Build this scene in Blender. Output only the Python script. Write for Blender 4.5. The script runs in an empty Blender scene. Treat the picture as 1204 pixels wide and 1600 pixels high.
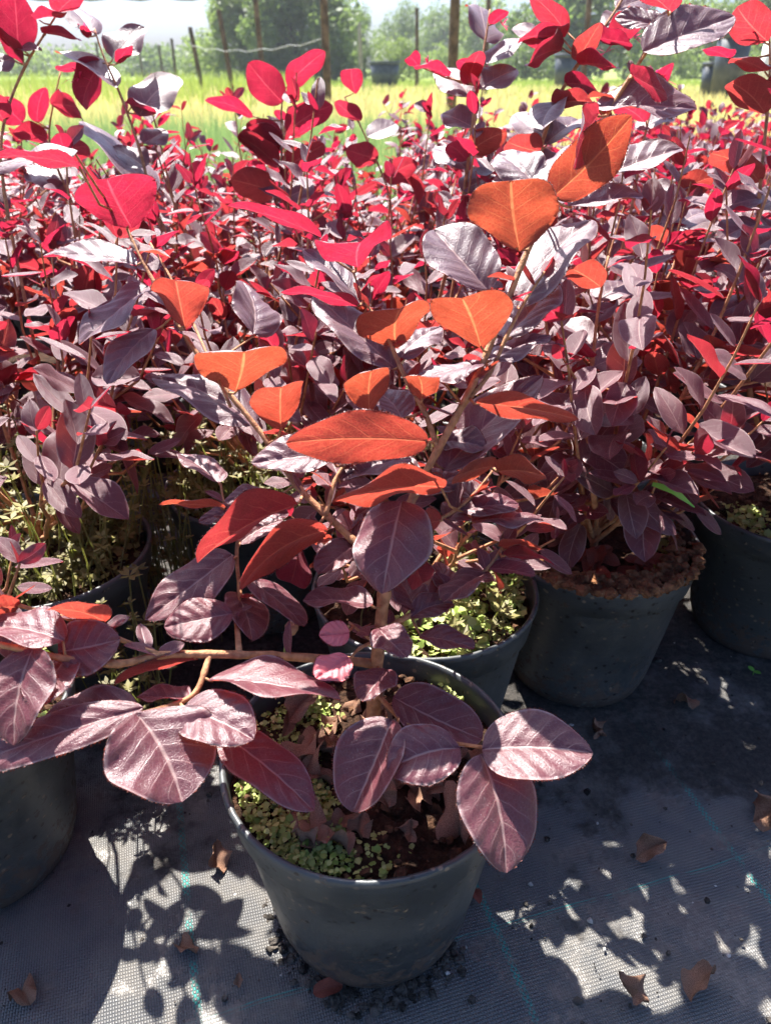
import bpy, math, random
import numpy as np
from mathutils import Vector, Matrix

# ------------------------------------------------------------------ camera, sky, sun, exposure
SC = bpy.context.scene
COL = SC.collection
CAM_H, PITCH, F = 0.57, math.radians(30), 1200.0      # phone held low, tilted down; focal length in photo pixels
CP, SP = math.cos(PITCH), math.sin(PITCH)
cam = bpy.data.cameras.new('camera')
cam.sensor_fit = 'VERTICAL'; cam.sensor_height = 8.0; cam.sensor_width = 6.0
cam.lens = 8.0 * F / 1600.0
cam.clip_start = 0.02; cam.clip_end = 3000
cam.dof.use_dof = True; cam.dof.focus_distance = 0.56; cam.dof.aperture_fstop = 2.6
camo = bpy.data.objects.new('camera', cam); COL.objects.link(camo)
camo.location = (0, 0, CAM_H); camo.rotation_euler = (math.pi/2 - PITCH, 0, 0)
SC.camera = camo

SUN_EL, SUN_AZ = math.radians(57), math.radians(-22)   # azimuth clockwise from +Y: beyond the bed, to the left
TO_SUN = Vector((math.sin(SUN_AZ)*math.cos(SUN_EL), math.cos(SUN_AZ)*math.cos(SUN_EL), math.sin(SUN_EL)))
world = bpy.data.worlds.new('World'); SC.world = world; world.use_nodes = True
wn = world.node_tree; wn.nodes.clear()
sky = wn.nodes.new('ShaderNodeTexSky'); sky.sky_type = 'NISHITA'; sky.sun_disc = False
sky.sun_elevation = SUN_EL; sky.sun_rotation = SUN_AZ % (2*math.pi)
sky.air_density = 0.75; sky.dust_density = 3.4; sky.ozone_density = 10.0; sky.altitude = 0
bg = wn.nodes.new('ShaderNodeBackground'); bg.inputs['Strength'].default_value = 0.080
wo = wn.nodes.new('ShaderNodeOutputWorld')
wn.links.new(sky.outputs[0], bg.inputs[0]); wn.links.new(bg.outputs[0], wo.inputs[0])
sl = bpy.data.lights.new('sun', 'SUN'); sl.energy = 5.0; sl.angle = math.radians(0.53); sl.color = (1.0, 0.955, 0.89)
so = bpy.data.objects.new('sun', sl); COL.objects.link(so)
so.rotation_euler = TO_SUN.to_track_quat('Z', 'Y').to_euler()
SC.view_settings.view_transform = 'Standard'; SC.view_settings.look = 'None'
SC.view_settings.exposure = 1.92; SC.view_settings.gamma = 1.0
SC.view_settings.use_curve_mapping = False
SC.render.engine = 'CYCLES'
cy = SC.cycles
cy.max_bounces = 6; cy.diffuse_bounces = 4; cy.glossy_bounces = 2; cy.transmission_bounces = 4; cy.transparent_max_bounces = 4
cy.sample_clamp_indirect = 6.0; cy.caustics_reflective = False; cy.caustics_refractive = False
cy.use_denoising = True; cy.use_adaptive_sampling = True; cy.adaptive_threshold = 0.02

rng = random.Random(7)
NR = np.random.default_rng(7)

# ------------------------------------------------------------------ helpers
def pt(px, py, t):
    """a place seen at photo pixel px,py that stands t metres deep"""
    u = (px-602)/F; v = (py-800)/F
    return Vector((u*t, (CP - v*SP)*t, CAM_H - (SP + v*CP)*t))

def mesh_obj(name, verts, faces, mat, parent=None, smooth=True, loc=None):
    me = bpy.data.meshes.new(name)
    me.from_pydata(verts, [], faces)
    if mat is not None: me.materials.append(mat)
    if smooth: me.polygons.foreach_set('use_smooth', [True]*len(me.polygons))
    o = bpy.data.objects.new(name, me); COL.objects.link(o)
    if parent is not None: o.parent = parent
    if loc is not None: o.location = loc
    return o

def link_mesh(name, me, parent=None, M=None):
    o = bpy.data.objects.new(name, me); COL.objects.link(o)
    if parent is not None: o.parent = parent
    if M is not None: o.matrix_basis = M
    return o

def tag(o, label=None, cat=None, group=None, kind=None):
    if label: o['label'] = label
    if cat: o['category'] = cat
    if group: o['group'] = group
    if kind: o['kind'] = kind
    return o

def thing(name, loc, label, cat, group=None):
    o = bpy.data.objects.new(name, None); COL.objects.link(o)
    o.location = loc; o.empty_display_size = .05
    return tag(o, label, cat, group)

def tri_soup(name, V, mat, attr=None, parent=None, quads=False):
    """numpy vertices in runs of 3 (or 4), one face each"""
    k = 4 if quads else 3
    n = len(V)//k
    me = bpy.data.meshes.new(name)
    me.vertices.add(len(V)); me.vertices.foreach_set('co', np.asarray(V, np.float32).ravel())
    me.loops.add(len(V)); me.loops.foreach_set('vertex_index', np.arange(len(V), dtype=np.int32))
    me.polygons.add(n); me.polygons.foreach_set('loop_start', np.arange(0, len(V), k, dtype=np.int32))
    me.update(calc_edges=True)
    if attr is not None:
        a = me.attributes.new('hue', 'FLOAT', 'POINT'); a.data.foreach_set('value', np.asarray(attr, np.float32))
    me.materials.append(mat)
    o = bpy.data.objects.new(name, me); COL.objects.link(o)
    if parent is not None: o.parent = parent
    return o

class NT:
    """small node builder"""
    def __init__(s, name):
        s.m = bpy.data.materials.new(name); s.m.use_nodes = True
        s.t = s.m.node_tree; s.t.nodes.clear()
        s.out = s.t.nodes.new('ShaderNodeOutputMaterial')
    def n(s, typ, ins=None, **kw):
        nd = s.t.nodes.new('ShaderNode'+typ)
        for k, v in kw.items(): setattr(nd, k, v)
        for k, v in (ins or {}).items():
            sk = nd.inputs[k]
            if hasattr(v, 'links'): s.t.links.new(v, sk)
            else:
                if isinstance(v, tuple) and len(v) == 3 and sk.type == 'RGBA': v = v+(1,)
                sk.default_value = v
        return nd
    def math(s, op, a, b=0.0, c=0.0, clamp=False):
        return s.n('Math', {0: a, 1: b, 2: c}, operation=op, use_clamp=clamp).outputs[0]
    def mix(s, f, a, b):
        nd = s.t.nodes.new('ShaderNodeMix'); nd.data_type = 'RGBA'
        for i, v in ((0, f), (6, a), (7, b)):
            sk = nd.inputs[i]
            if hasattr(v, 'links'): s.t.links.new(v, sk)
            else: sk.default_value = v+(1,) if isinstance(v, tuple) else v
        return nd.outputs[2]
    def mapr(s, v, a, b, c=0.0, d=1.0):
        return s.n('MapRange', {0: v, 1: a, 2: b, 3: c, 4: d}, interpolation_type='SMOOTHSTEP').outputs[0]
    def noise(s, vec, scale, detail=3, rough=.55):
        nd = s.n('TexNoise', {'Scale': scale, 'Detail': detail, 'Roughness': rough})
        if vec is not None: s.t.links.new(vec, nd.inputs['Vector'])
        return nd.outputs[0]
    def obj(s): return s.n('TexCoord').outputs['Object']
    def surf(s, sh): s.t.links.new(sh, s.out.inputs[0]); return s.m

def simple_mat(name, c1, c2, scale, rough=.8, bump=.0, bscale=None, spec=.3, lo=.35, hi=.65, bdist=.002):
    b = NT(name); co = b.obj()
    f = b.mapr(b.noise(co, scale, 5), lo, hi)
    ins = {'Base Color': b.mix(f, c1, c2), 'Roughness': rough, 'Specular IOR Level': spec}
    if bump:
        ins['Normal'] = b.n('Bump', {'Strength': bump, 'Distance': bdist, 'Height': b.noise(co, bscale or scale*3, 5)}).outputs[0]
    return b.surf(b.n('BsdfPrincipled', ins).outputs[0])

# ------------------------------------------------------------------ materials
def leaf_material(name, merged):
    b = NT(name)
    uv = b.n('UVMap').outputs[0] if not merged else None
    if merged:
        hue = b.n('Attribute', attribute_name='hue').outputs['Fac']
        rnd = b.math('FRACT', b.math('MULTIPLY', hue, 37.7))
        veins = 0.0; mid = 0.0
        blot = b.noise(b.obj(), 90, 2)
    else:
        oi = b.n('ObjectInfo')
        sc = b.n('SeparateColor', {0: oi.outputs['Color']})
        hue = sc.outputs[0]; pink = sc.outputs[1]; felt = sc.outputs[2]; rnd = oi.outputs['Random']
        sx = b.n('SeparateXYZ', {0: uv})
        v2 = b.math('MULTIPLY', b.math('ABSOLUTE', b.math('SUBTRACT', sx.outputs[0], .5)), 2.0)
        mid = b.mapr(v2, .015, .055, 1, 0)
        wob = b.noise(b.obj(), 55, 2)
        c = b.math('ADD', b.math('SUBTRACT', b.math('MULTIPLY', sx.outputs[1], 5.6), b.math('MULTIPLY', v2, 1.7)), b.math('MULTIPLY', wob, .55))
        fr = b.math('ABSOLUTE', b.math('SUBTRACT', b.math('FRACT', c), .5))
        side = b.math('MULTIPLY', b.mapr(fr, .015, .06, 1, 0), b.mapr(v2, .3, 1.0, .5, .08))
        netv = b.n('TexVoronoi', {'Vector': b.obj(), 'Scale': 420.0}, feature='DISTANCE_TO_EDGE').outputs[0]
        net = b.math('MULTIPLY', b.mapr(netv, .0, .14, 1, 0), .22)
        veins = b.math('MAXIMUM', b.math('MAXIMUM', mid, side), net)
        vtop = b.math('MAXIMUM', b.math('MAXIMUM', mid, side), b.math('MULTIPLY', net, .5))
        blot = b.noise(b.obj(), 120, 4)
    if merged: felt = .6
    # upper face: dark purple, glossy, felted
    top = b.mix(hue, (.094, .027, .040), (.17, .021, .037))
    top = b.mix(b.math('MULTIPLY', rnd, .5), top, (.125, .038, .042))
    top = b.mix(b.math('MULTIPLY', felt, .55), top, (.125, .100, .128))
    top = b.mix(b.mapr(blot, .42, .75, 0, .5), top, (.14, .072, .072))
    top = b.mix(b.math('MULTIPLY', vtop, .7) if not merged else 0.0, top, (.40, .27, .25))
    if not merged: top = b.mix(b.mapr(v2, .90, 1.0, 0, .55), top, (.46, .34, .33))
    if not merged:
        sv = b.n('TexVoronoi', {'Vector': b.obj(), 'Scale': 520.0}).outputs[0]
        top = b.mix(b.math('MULTIPLY', b.mapr(sv, .08, .2, .5, 0), b.mapr(blot, .45, .6)), top, (.42, .36, .34))
    if not merged: top = b.mix(pink, top, (.80, .20, .22))
    und = b.mix(hue, (.19, .060, .045), (.18, .022, .040))
    und = b.mix(b.math('MULTIPLY', veins, .45) if not merged else 0.0, und, (.32, .13, .09))
    # light through the blade
    tr = b.mix(b.math('POWER', hue, .8), (.42, .074, .024), (.34, .010, .038))
    tr = b.mix(b.math('MULTIPLY', rnd, .35), tr, (.25, .012, .030))
    tr = b.mix(b.math('MULTIPLY', veins, .75) if not merged else 0.0, tr, b.mix(hue, (.70, .24, .09), (.58, .06, .10)))
    mott = b.noise(b.obj(), 75 if not merged else 40, 4, .65)
    tr = b.mix(b.mapr(mott, .42, .70, 0, .6), tr, b.mix(hue, (.26, .045, .018), (.20, .008, .022)))
    rough = b.mapr(b.noise(b.obj(), 260, 4, .7), .3, .7, .30, .52) if not merged else .48
    if merged:
        nrm = {}
    else:
        h = b.math('ADD', b.math('MULTIPLY', veins, -.8), b.math('MULTIPLY', b.noise(b.obj(), 900, 3), .5))
        h = b.math('ADD', h, b.math('MULTIPLY', b.noise(b.obj(), 2600, 1), .35))
        nrm = {'Normal': b.n('Bump', {'Strength': .42, 'Distance': .001, 'Height': h}).outputs[0]}
    pt_ = b.n('BsdfPrincipled', {'Base Color': top, 'Roughness': rough, 'Specular IOR Level': .62, 'Sheen Weight': .14,
                                 'Sheen Roughness': .38, 'Sheen Tint': (.97, .84, .88), **nrm}).outputs[0]
    pu = b.n('BsdfPrincipled', {'Base Color': und, 'Roughness': .62, 'Specular IOR Level': .3, 'Sheen Weight': .18,
                                'Sheen Roughness': .4, **nrm}).outputs[0]
    t1 = b.n('BsdfTranslucent', {'Color': tr, **nrm}).outputs[0]
    bf = b.n('NewGeometry').outputs['Backfacing']
    t_fac_top = b.math('MULTIPLY_ADD', hue, .14, .22)
    t_fac_und = b.math('MULTIPLY_ADD', hue, .08, .50)
    ma = b.n('MixShader', {0: t_fac_top, 1: pt_, 2: t1}).outputs[0]
    mb = b.n('MixShader', {0: t_fac_und, 1: pu, 2: t1}).outputs[0]
    return b.surf(b.n('MixShader', {0: bf, 1: ma, 2: mb}).outputs[0])

M_LEAF = leaf_material('leaf_blade', False)
M_FOL = leaf_material('leaf_mass', True)

M_STEM = simple_mat('stem_bark', (.28, .12, .06), (.52, .26, .13), 160, .75, .9, 700, .25, .3, .7, .001)
M_DRY = simple_mat('dry_leaf', (.15, .07, .042), (.44, .255, .165), 70, .75, .6, 300, .25, .3, .7, .002)
M_DRYRED = simple_mat('fallen_leaf', (.16, .03, .025), (.30, .09, .05), 70, .65, .5, 300, .3)
M_SOIL = simple_mat('potting_soil', (.018, .010, .007), (.075, .038, .022), 130, .95, 1.0, 420, .15, .3, .7, .006)
M_CRUMB = simple_mat('soil_crumbs', (.03, .017, .011), (.13, .066, .036), 90, .95, .8, 600, .15)
M_BARK = simple_mat('bark_crumbs', (.075, .030, .015), (.26, .12, .055), 80, .9, .8, 500, .15)
M_DIRT = simple_mat('dirt_clods', (.02, .018, .016), (.11, .095, .08), 110, .95, .8, 500, .1)

def green_mat(name, c1, c2, tr, tf=.35, rough=.55):
    b = NT(name)
    hue = b.n('Attribute', attribute_name='hue').outputs['Fac']
    p = b.n('BsdfPrincipled', {'Base Color': b.mix(hue, c1, c2), 'Roughness': rough, 'Specular IOR Level': .35}).outputs[0]
    t = b.n('BsdfTranslucent', {'Color': tr}).outputs[0]
    return b.surf(b.n('MixShader', {0: tf, 1: p, 2: t}).outputs[0])
M_MOSS = green_mat('liverwort', (.18, .28, .045), (.52, .52, .19), (.40, .52, .08), .25)
M_WEED = green_mat('weed_leaves', (.10, .085, .03), (.27, .24, .08), (.28, .30, .06), .3)
M_STRAW = green_mat('straw_grass', (.46, .42, .15), (.70, .64, .36), (.62, .56, .22), .3, .7)
M_GRASS = green_mat('green_grass', (.16, .22, .04), (.34, .38, .10), (.34, .44, .08), .32)
M_SAGE = green_mat('grey_green_weeds', (.12, .20, .10), (.26, .34, .17), (.26, .40, .12), .35)
M_CROWN = green_mat('tree_leaves', (.075, .11, .045), (.16, .20, .085), (.20, .29, .07), .36)
M_CROWN2 = green_mat('pale_tree_leaves', (.13, .17, .065), (.22, .26, .10), (.26, .36, .08), .38)
M_TRUNK = simple_mat('tree_bark', (.05, .04, .03), (.14, .11, .08), 6, .9, .5, 20, .2)
M_POST = simple_mat('weathered_post', (.055, .038, .026), (.13, .09, .06), 9, .85, .5, 40, .2)
M_POSTG = simple_mat('grey_post', (.20, .20, .17), (.32, .31, .27), 9, .85, .5, 40, .2)
M_NET = simple_mat('shade_net', (.10, .16, .14), (.16, .22, .19), 20, .8)
M_WIRE = simple_mat('fence_wire', (.30, .31, .30), (.42, .43, .42), 20, .5)
M_TUB = simple_mat('dark_tub', (.035, .045, .06), (.06, .07, .085), 8, .5, 0, None, .4)

def pot_material():
    b = NT('pot_plastic'); co = b.obj()
    z = b.n('SeparateXYZ', {0: co}).outputs[2]
    rnd = b.n('ObjectInfo').outputs['Random']
    off = b.n('VectorMath', {0: co, 1: b.n('CombineXYZ', {0: rnd, 1: rnd, 2: rnd}).outputs[0]}, operation='ADD').outputs[0]
    dirt = b.mapr(b.math('ADD', b.noise(off, 85, 7, .75), b.mapr(z, .0, .09, .15, -.03)), .57, .63)
    dust = b.mapr(b.noise(off, 14, 4), .3, .8, 0, .55)
    vor = b.n('TexVoronoi', {'Vector': off, 'Scale': 120.0}).outputs[0]
    sp = b.math('MULTIPLY', b.mapr(vor, .17, .25, 1, 0), b.mapr(b.noise(off, 26, 2), .40, .48))
    col = b.mix(dust, (.040, .046, .048), (.125, .130, .126))
    col = b.mix(b.math('MULTIPLY', dirt, .8), col, (.10, .065, .045))
    col = b.mix(sp, col, b.mix(b.mapr(b.noise(off, 55, 2), .48, .52), (.016, .011, .009), (.19, .15, .11)))
    scr = b.noise(b.n('VectorMath', {0: off, 1: (1.0, 1.0, 9.0)}, operation='MULTIPLY').outputs[0], 60, 4, .7)
    col = b.mix(b.mapr(scr, .60, .72, 0, .45), col, (.19, .20, .19))
    bm = b.n('Bump', {'Strength': .25, 'Distance': .0012, 'Height': b.math('ADD', b.noise(off, 160, 4), dirt)}).outputs[0]
    rg = b.math('ADD', b.mapr(dust, 0, .5, .34, .55), b.math('MULTIPLY', dirt, .3))
    return b.surf(b.n('BsdfPrincipled', {'Base Color': col, 'Roughness': rg, 'Specular IOR Level': .5, 'Normal': bm}).outputs[0])
M_POT = pot_material()

MAT_ROT = math.radians(17)
def weed_mat_material():
    b = NT('woven_weed_mat'); co = b.obj()
    s = b.n('SeparateXYZ', {0: co}); x, y = s.outputs[0], s.outputs[1]
    c_, s_ = math.cos(MAT_ROT), math.sin(MAT_ROT)
    wob = b.math('MULTIPLY', b.math('SUBTRACT', b.noise(co, 7, 2), .5), .006)
    u = b.math('ADD', b.math('ADD', b.math('MULTIPLY', x, c_), b.math('MULTIPLY', y, s_)), wob)
    v = b.math('ADD', b.math('SUBTRACT', b.math('MULTIPLY', y, c_), b.math('MULTIPLY', x, s_)), wob)
    su = b.math('SINE', b.math('MULTIPLY', u, math.pi/.0019)); sv = b.math('SINE', b.math('MULTIPLY', v, math.pi/.0025))
    chk = b.math('GREATER_THAN', b.math('MULTIPLY', su, sv), 0.0)
    au = b.math('ABSOLUTE', su); av = b.math('ABSOLUTE', sv)
    h = b.math('ADD', b.math('MULTIPLY', b.math('MULTIPLY', au, b.math('POWER', av, .4)), chk),
               b.math('MULTIPLY', b.math('MULTIPLY', av, b.math('POWER', au, .4)), b.math('SUBTRACT', .72, chk)))
    def line(val, at, w):
        return b.mapr(b.math('ABSOLUTE', b.math('SUBTRACT', val, at)), w*.7, w*1.1, 1, 0)
    fu = b.math('ABSOLUTE', b.math('SUBTRACT', b.math('FRACT', b.math('ADD', b.math('DIVIDE', b.math('SUBTRACT', u, .182), .222), .5)), .5))
    lu = b.mapr(b.math('MULTIPLY', fu, .222), .0022, .0032, 1, 0)
    lv = line(v, .309, .0017)
    teal = b.math('MULTIPLY', b.math('MAXIMUM', b.math('MULTIPLY', lu, chk), b.math('MULTIPLY', lv, b.mapr(sv, -.9, .2))), b.mapr(b.noise(co, 30, 4), .33, .46))
    soil = b.mapr(b.math('ADD', b.noise(co, 9, 7, .68), b.mapr(y, .30, .62, -.11, .16)), .50, .64)
    grit = b.mapr(b.noise(co, 170, 6, .75), .36, .70)
    col = b.mix(h, (.062, .063, .064), (.150, .150, .147))
    col = b.mix(b.mapr(b.noise(co, 30, 6), .35, .65, 0, .75), col, (.145, .134, .118))
    col = b.mix(b.math('MULTIPLY', teal, .85), col, (.02, .26, .22))
    col = b.mix(b.math('MULTIPLY', soil, .93), col, b.mix(grit, (.018, .015, .013), (.085, .072, .060)))
    silt = b.math('MULTIPLY', b.mapr(b.noise(co, 13, 7, .72), .50, .60), .8)
    col = b.mix(silt, col, b.mix(grit, (.075, .066, .056), (.165, .150, .128)))
    hh = b.math('ADD', b.math('MULTIPLY', h, b.math('SUBTRACT', 1.0, b.math('MAXIMUM', soil, silt))), b.math('MULTIPLY', b.math('MULTIPLY', soil, grit), 4.0))
    bm = b.n('Bump', {'Strength': .8, 'Distance': .0012, 'Height': hh}).outputs[0]
    rg = b.math('MULTIPLY_ADD', soil, .45, .42)
    return b.surf(b.n('BsdfPrincipled', {'Base Color': col, 'Roughness': rg, 'Specular IOR Level': .55, 'Normal': bm}).outputs[0])
M_MAT = weed_mat_material()

def field_material():
    b = NT('field_ground'); co = b.obj()
    y = b.n('SeparateXYZ', {0: co}).outputs[1]
    f = b.mapr(b.math('ADD', y, b.math('MULTIPLY', b.noise(co, .25, 3), 14)), 22, 40)
    c = b.mix(b.mapr(b.noise(co, .9, 5), .35, .65), (.30, .26, .10), (.44, .38, .18))
    c = b.mix(f, c, (.20, .26, .05))
    c = b.mix(b.mapr(b.noise(co, 9, 4), .4, .7, 0, .6), c, (.14, .15, .05))
    return b.surf(b.n('BsdfPrincipled', {'Base Color': c, 'Roughness': .95, 'Specular IOR Level': .1}).outputs[0])
M_FIELD = field_material()

# ------------------------------------------------------------------ ground
g = mesh_obj('ground', [(-900, -60, -.03), (900, -60, -.03), (900, 1800, -.03), (-900, 1800, -.03)], [(0, 1, 2, 3)], M_FIELD, smooth=False)
tag(g, kind='structure', label='yellow green field ground running to the trees')

def sheet(name, x0, x1, y0, y1, n, m, mat, zf):
    V = []; Fc = []
    for j in range(m+1):
        for i in range(n+1):
            x = x0+(x1-x0)*i/n; y = y0+(y1-y0)*j/m
            V.append((x, y, zf(x, y)))
    for j in range(m):
        for i in range(n):
            a = j*(n+1)+i; Fc.append((a, a+1, a+n+2, a+n+1))
    return mesh_obj(name, V, Fc, mat)
def matz(x, y):
    return .0025*math.sin(x*9.3-y*13+1)+.0018*math.sin(x*19+1.3*math.sin(y*11))+.0018*math.sin(y*23+x*7)+.0012*math.sin(x*61+y*47)
o = sheet('weed_mat_path', -3.6, 3.6, -1.2, 4.7, 240, 200, M_MAT, matz)
tag(o, kind='structure', label='black woven weed mat spread under the pots')

# ------------------------------------------------------------------ grass of the field
def blades(n, xf, y0, y1, h0, h1, w0, lean=.35, power=1.0):
    d = y0+(y1-y0)*NR.random(n)**power
    x = xf(d)*(2*NR.random(n)-1)
    hgt = h0+(h1-h0)*NR.random(n)
    w = w0*(d/6.0)**.75
    az = NR.random(n)*6.283; la = lean*NR.random(n)*hgt
    base = np.stack([x, d, np.full(n, -.03)], 1)
    az2 = NR.random(n)*3.14
    side = np.stack([np.cos(az2), np.sin(az2)*.3, np.zeros(n)], 1)*w[:, None]
    tip = base+np.stack([np.cos(az)*la, np.sin(az)*la, hgt], 1)
    V = np.stack([base-side, base+side, tip], 1).reshape(-1, 3)
    h = np.repeat(NR.random(n), 3)
    return V, h
half = lambda d: .62*d+.6
V, h = blades(38000, half, 4.4, 26, .06, .28, .012, .6, 1.3)
tag(tri_soup('grass', V, M_STRAW, h), 'dry straw yellow grass across the field', 'grass', kind='stuff')
V, h = blades(20000, half, 17, 42, .06, .24, .012, .5, 1.0)
tag(tri_soup('grass', V, M_GRASS, h), 'fresh green grass strip before the trees', 'grass', kind='stuff')
# grey green weeds behind the bed, thinning to the side
n = 15000
V, h = blades(n, lambda d: np.full_like(d, 1.6), 3.0, 6.6, .12, .40, .006, .55, 1.0)
V[:, 0] -= .95
tag(tri_soup('weeds', V, M_SAGE, h), 'grey green grassy weeds right behind the red bed', 'weeds', kind='stuff')
V, h = blades(3200, lambda d: .28*d, 12, 36, .25, .6, .012, .4, 1.0)
V[:, 0] -= np.repeat((V[1::3, 1])*.36, 3)
tag(tri_soup('tall_grass', V, M_GRASS, h), 'tall green grass standing along the old posts', 'grass', kind='stuff')

# ------------------------------------------------------------------ tubes, posts, trees
def tube(name, pts, radii, mat, parent=None, sides=7, closed=True):
    V = []; Fc = []; n = len(pts)
    for i, p in enumerate(pts):
        d = (pts[min(i+1, n-1)]-pts[max(i-1, 0)]).normalized()
        a = d.cross(Vector((.31, .2, .93)));
        if a.length < .05: a = d.cross(Vector((1, 0, 0)))
        a.normalize(); b = d.cross(a)
        for k in range(sides):
            q = 2*math.pi*k/sides
            V.append(p+(a*math.cos(q)+b*math.sin(q))*radii[i])
    for i in range(n-1):
        for k in range(sides):
            a = i*sides+k; b = i*sides+(k+1) % sides
            Fc.append((a, b, b+sides, a+sides))
    if closed:
        Fc.append(tuple(range(sides-1, -1, -1))); Fc.append(tuple((n-1)*sides+k for k in range(sides)))
    return mesh_obj(name, V, Fc, mat, parent)

def ray_at(px, py, dist):
    """point seen at a pixel, dist metres away along the ground (world y)"""
    v = (py-800)/F
    return pt(px, py, dist/(CP-v*SP))

POSTS = [(297, 42, 16, 22, M_POST, 'short dark post beside the taller leaning post'), (342, 15, 17, 20, M_POST, 'dark wooden post leaning at the edge of the big tree'),
         (395, -40, 8, 19, M_POST, 'slim brown post before the left of the big tree'), (503, -60, 2, 14, M_POST, 'sturdy dark post in front of the big tree'),
         (561, 36, 5, 24, M_POSTG, 'pale grey post beside the dark tree shade'), (651, 12, 4, 26, M_POST, 'thin post before the hazy round tree'),
         (713, -60, 0, 11, M_POST, 'thickest brown post right of the hazy trees'), (764, -20, 3, 20, M_POST, 'thin brown post behind the crimson shoot'),
         (268, 60, 0, 40, M_POST, 'small far post over the hedge, nearest the dark posts'), (248, 70, 2, 48, M_POST, 'small far post over the hedge, middle of three'),
         (217, 73, 2, 58, M_POST, 'small far post over the hedge, farthest along'), (922, -20, 8, 18, M_POST, 'thin post behind the large grey leaf'),
         (150, 66, 3, 50, M_POST, 'far post end seen over the low hedge')]
for px, ty, lean, d, m, lab in POSTS:
    top = ray_at(px, ty, d); r = {11: .062, 14: .060}.get(d, .055 if d < 30 else .07)
    base = Vector((top.x+lean*.01, d, -.1))
    tag(tube('fence_post', [base, base.lerp(top, .33), base.lerp(top, .66), top-Vector((0, 0, .02)), top], [r*1.08, r*1.03, r, r*.97, r*.8], m, None, 9), lab, 'post', 'posts across the field')
def wire(name, a, b, sag, r, mat, lab):
    pts = [a.lerp(b, i/16)-Vector((0, 0, sag*4*(i/16)*(1-i/16)))+Vector((0, 0, .02*math.sin(i*2.1))) for i in range(17)]
    tag(tube(name, pts, [r]*17, mat, None, 5), lab, 'wire')
wire('fence_wire', ray_at(300, 72, 20), ray_at(503, 62, 14.2), .12, .006, M_WIRE, 'pale sagging wire strung between the posts by the big tree')
# edge of the overhead shade net
na, nb = ray_at(-60, -1, 16), ray_at(420, -2, 16)
V = []; Fc = []
for i in range(25):
    p = na.lerp(nb, i/24); dz = .02*math.sin(i*1.7)
    V += [p+Vector((0, -.01, .12)), p+Vector((0, -.01, -.015+dz)), p+Vector((0, .02, -.015+dz)), p+Vector((0, .02, .12))]
for i in range(24):
    for k in range(4): Fc.append((i*4+k, i*4+(k+1) % 4, i*4+4+(k+1) % 4, i*4+4+k))
tag(mesh_obj('shade_net', V, Fc, M_NET), 'grey green hem of an overhead shade net across the sky', 'net')

def tree_meshes(seed, n_blob, n_leaf, w, hgt, leafs, low=.12):
    r = np.random.default_rng(seed)
    c = np.stack([(r.random(n_blob)-.5)*w*.75, (r.random(n_blob)-.5)*w*.6, hgt*(low+.1+(.83-low)*r.random(n_blob))], 1)
    k = np.abs(c[:, 2]/hgt-.45); c[:, :2] *= (1.15-k*1.1)[:, None]
    rad = w*(.13+.12*r.random(n_blob))
    per = n_leaf//n_blob; L = []; H = []
    for i in range(n_blob):
        d = r.normal(size=(per, 3)); d /= np.linalg.norm(d, axis=1)[:, None]
        rr = rad[i]*(.55+.5*r.random(per)**.6)
        p = c[i]+d*rr[:, None]*np.array([1, 1, .85])
        L.append(p); H.append(np.clip(.35*r.random(per)+.45*r.random()+.1, 0, 1))
    P = np.concatenate(L); H = np.concatenate(H)
    ok = P[:, 2] > .05; P = P[ok]; H = H[ok]; m = len(P)
    a = r.normal(size=(m, 3)); a /= np.linalg.norm(a, axis=1)[:, None]
    bb = np.cross(a, r.normal(size=(m, 3))); bb /= np.linalg.norm(bb, axis=1)[:, None]
    s = leafs*(.6+.8*r.random(m))[:, None]
    V = np.stack([P-a*s, P+bb*s*.55, P+a*s, P-bb*s*.55], 1).reshape(-1, 3)
    return V, np.repeat(H, 4), c, rad
TREE_MESH = {}
def tree(px, d, wpx, top_py, seed, mat, lab, name='tree', low=.12, n=9000, ls=None):
    base = ray_at(px, 112, d); base.z = -.05
    top = ray_at(px, top_py, d).z+.05
    w = wpx/F*d*.87
    root = thing(name, base, lab, 'tree' if name == 'tree' else 'bush', 'trees beyond the field')
    V, H, c, rad = tree_meshes(seed, 34, n, w, top, ls or w*.022, low)
    tri_soup('crown', V, mat, H, root, True)
    r0 = max(.06, top*.028); rr = random.Random(seed)
    tp = [Vector((0, 0, 0)), Vector((.1*r0, 0, top*.2)), Vector((-.6*r0, .2*r0, top*.45)), Vector((.8*r0, 0, top*.75))]
    tr = tube('trunk', tp, [r0*1.2, r0, r0*.7, r0*.25], M_TRUNK, root, 8)
    for k in range(5):
        q = Vector(c[k*5 % len(c)]); s = tp[1].lerp(tp[2], rr.random())
        tube('limb', [s, s.lerp(q, .5)+Vector((0, 0, .04*top)), q], [r0*.5, r0*.35, r0*.12], M_TRUNK, tr, 6)
    return root
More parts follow.
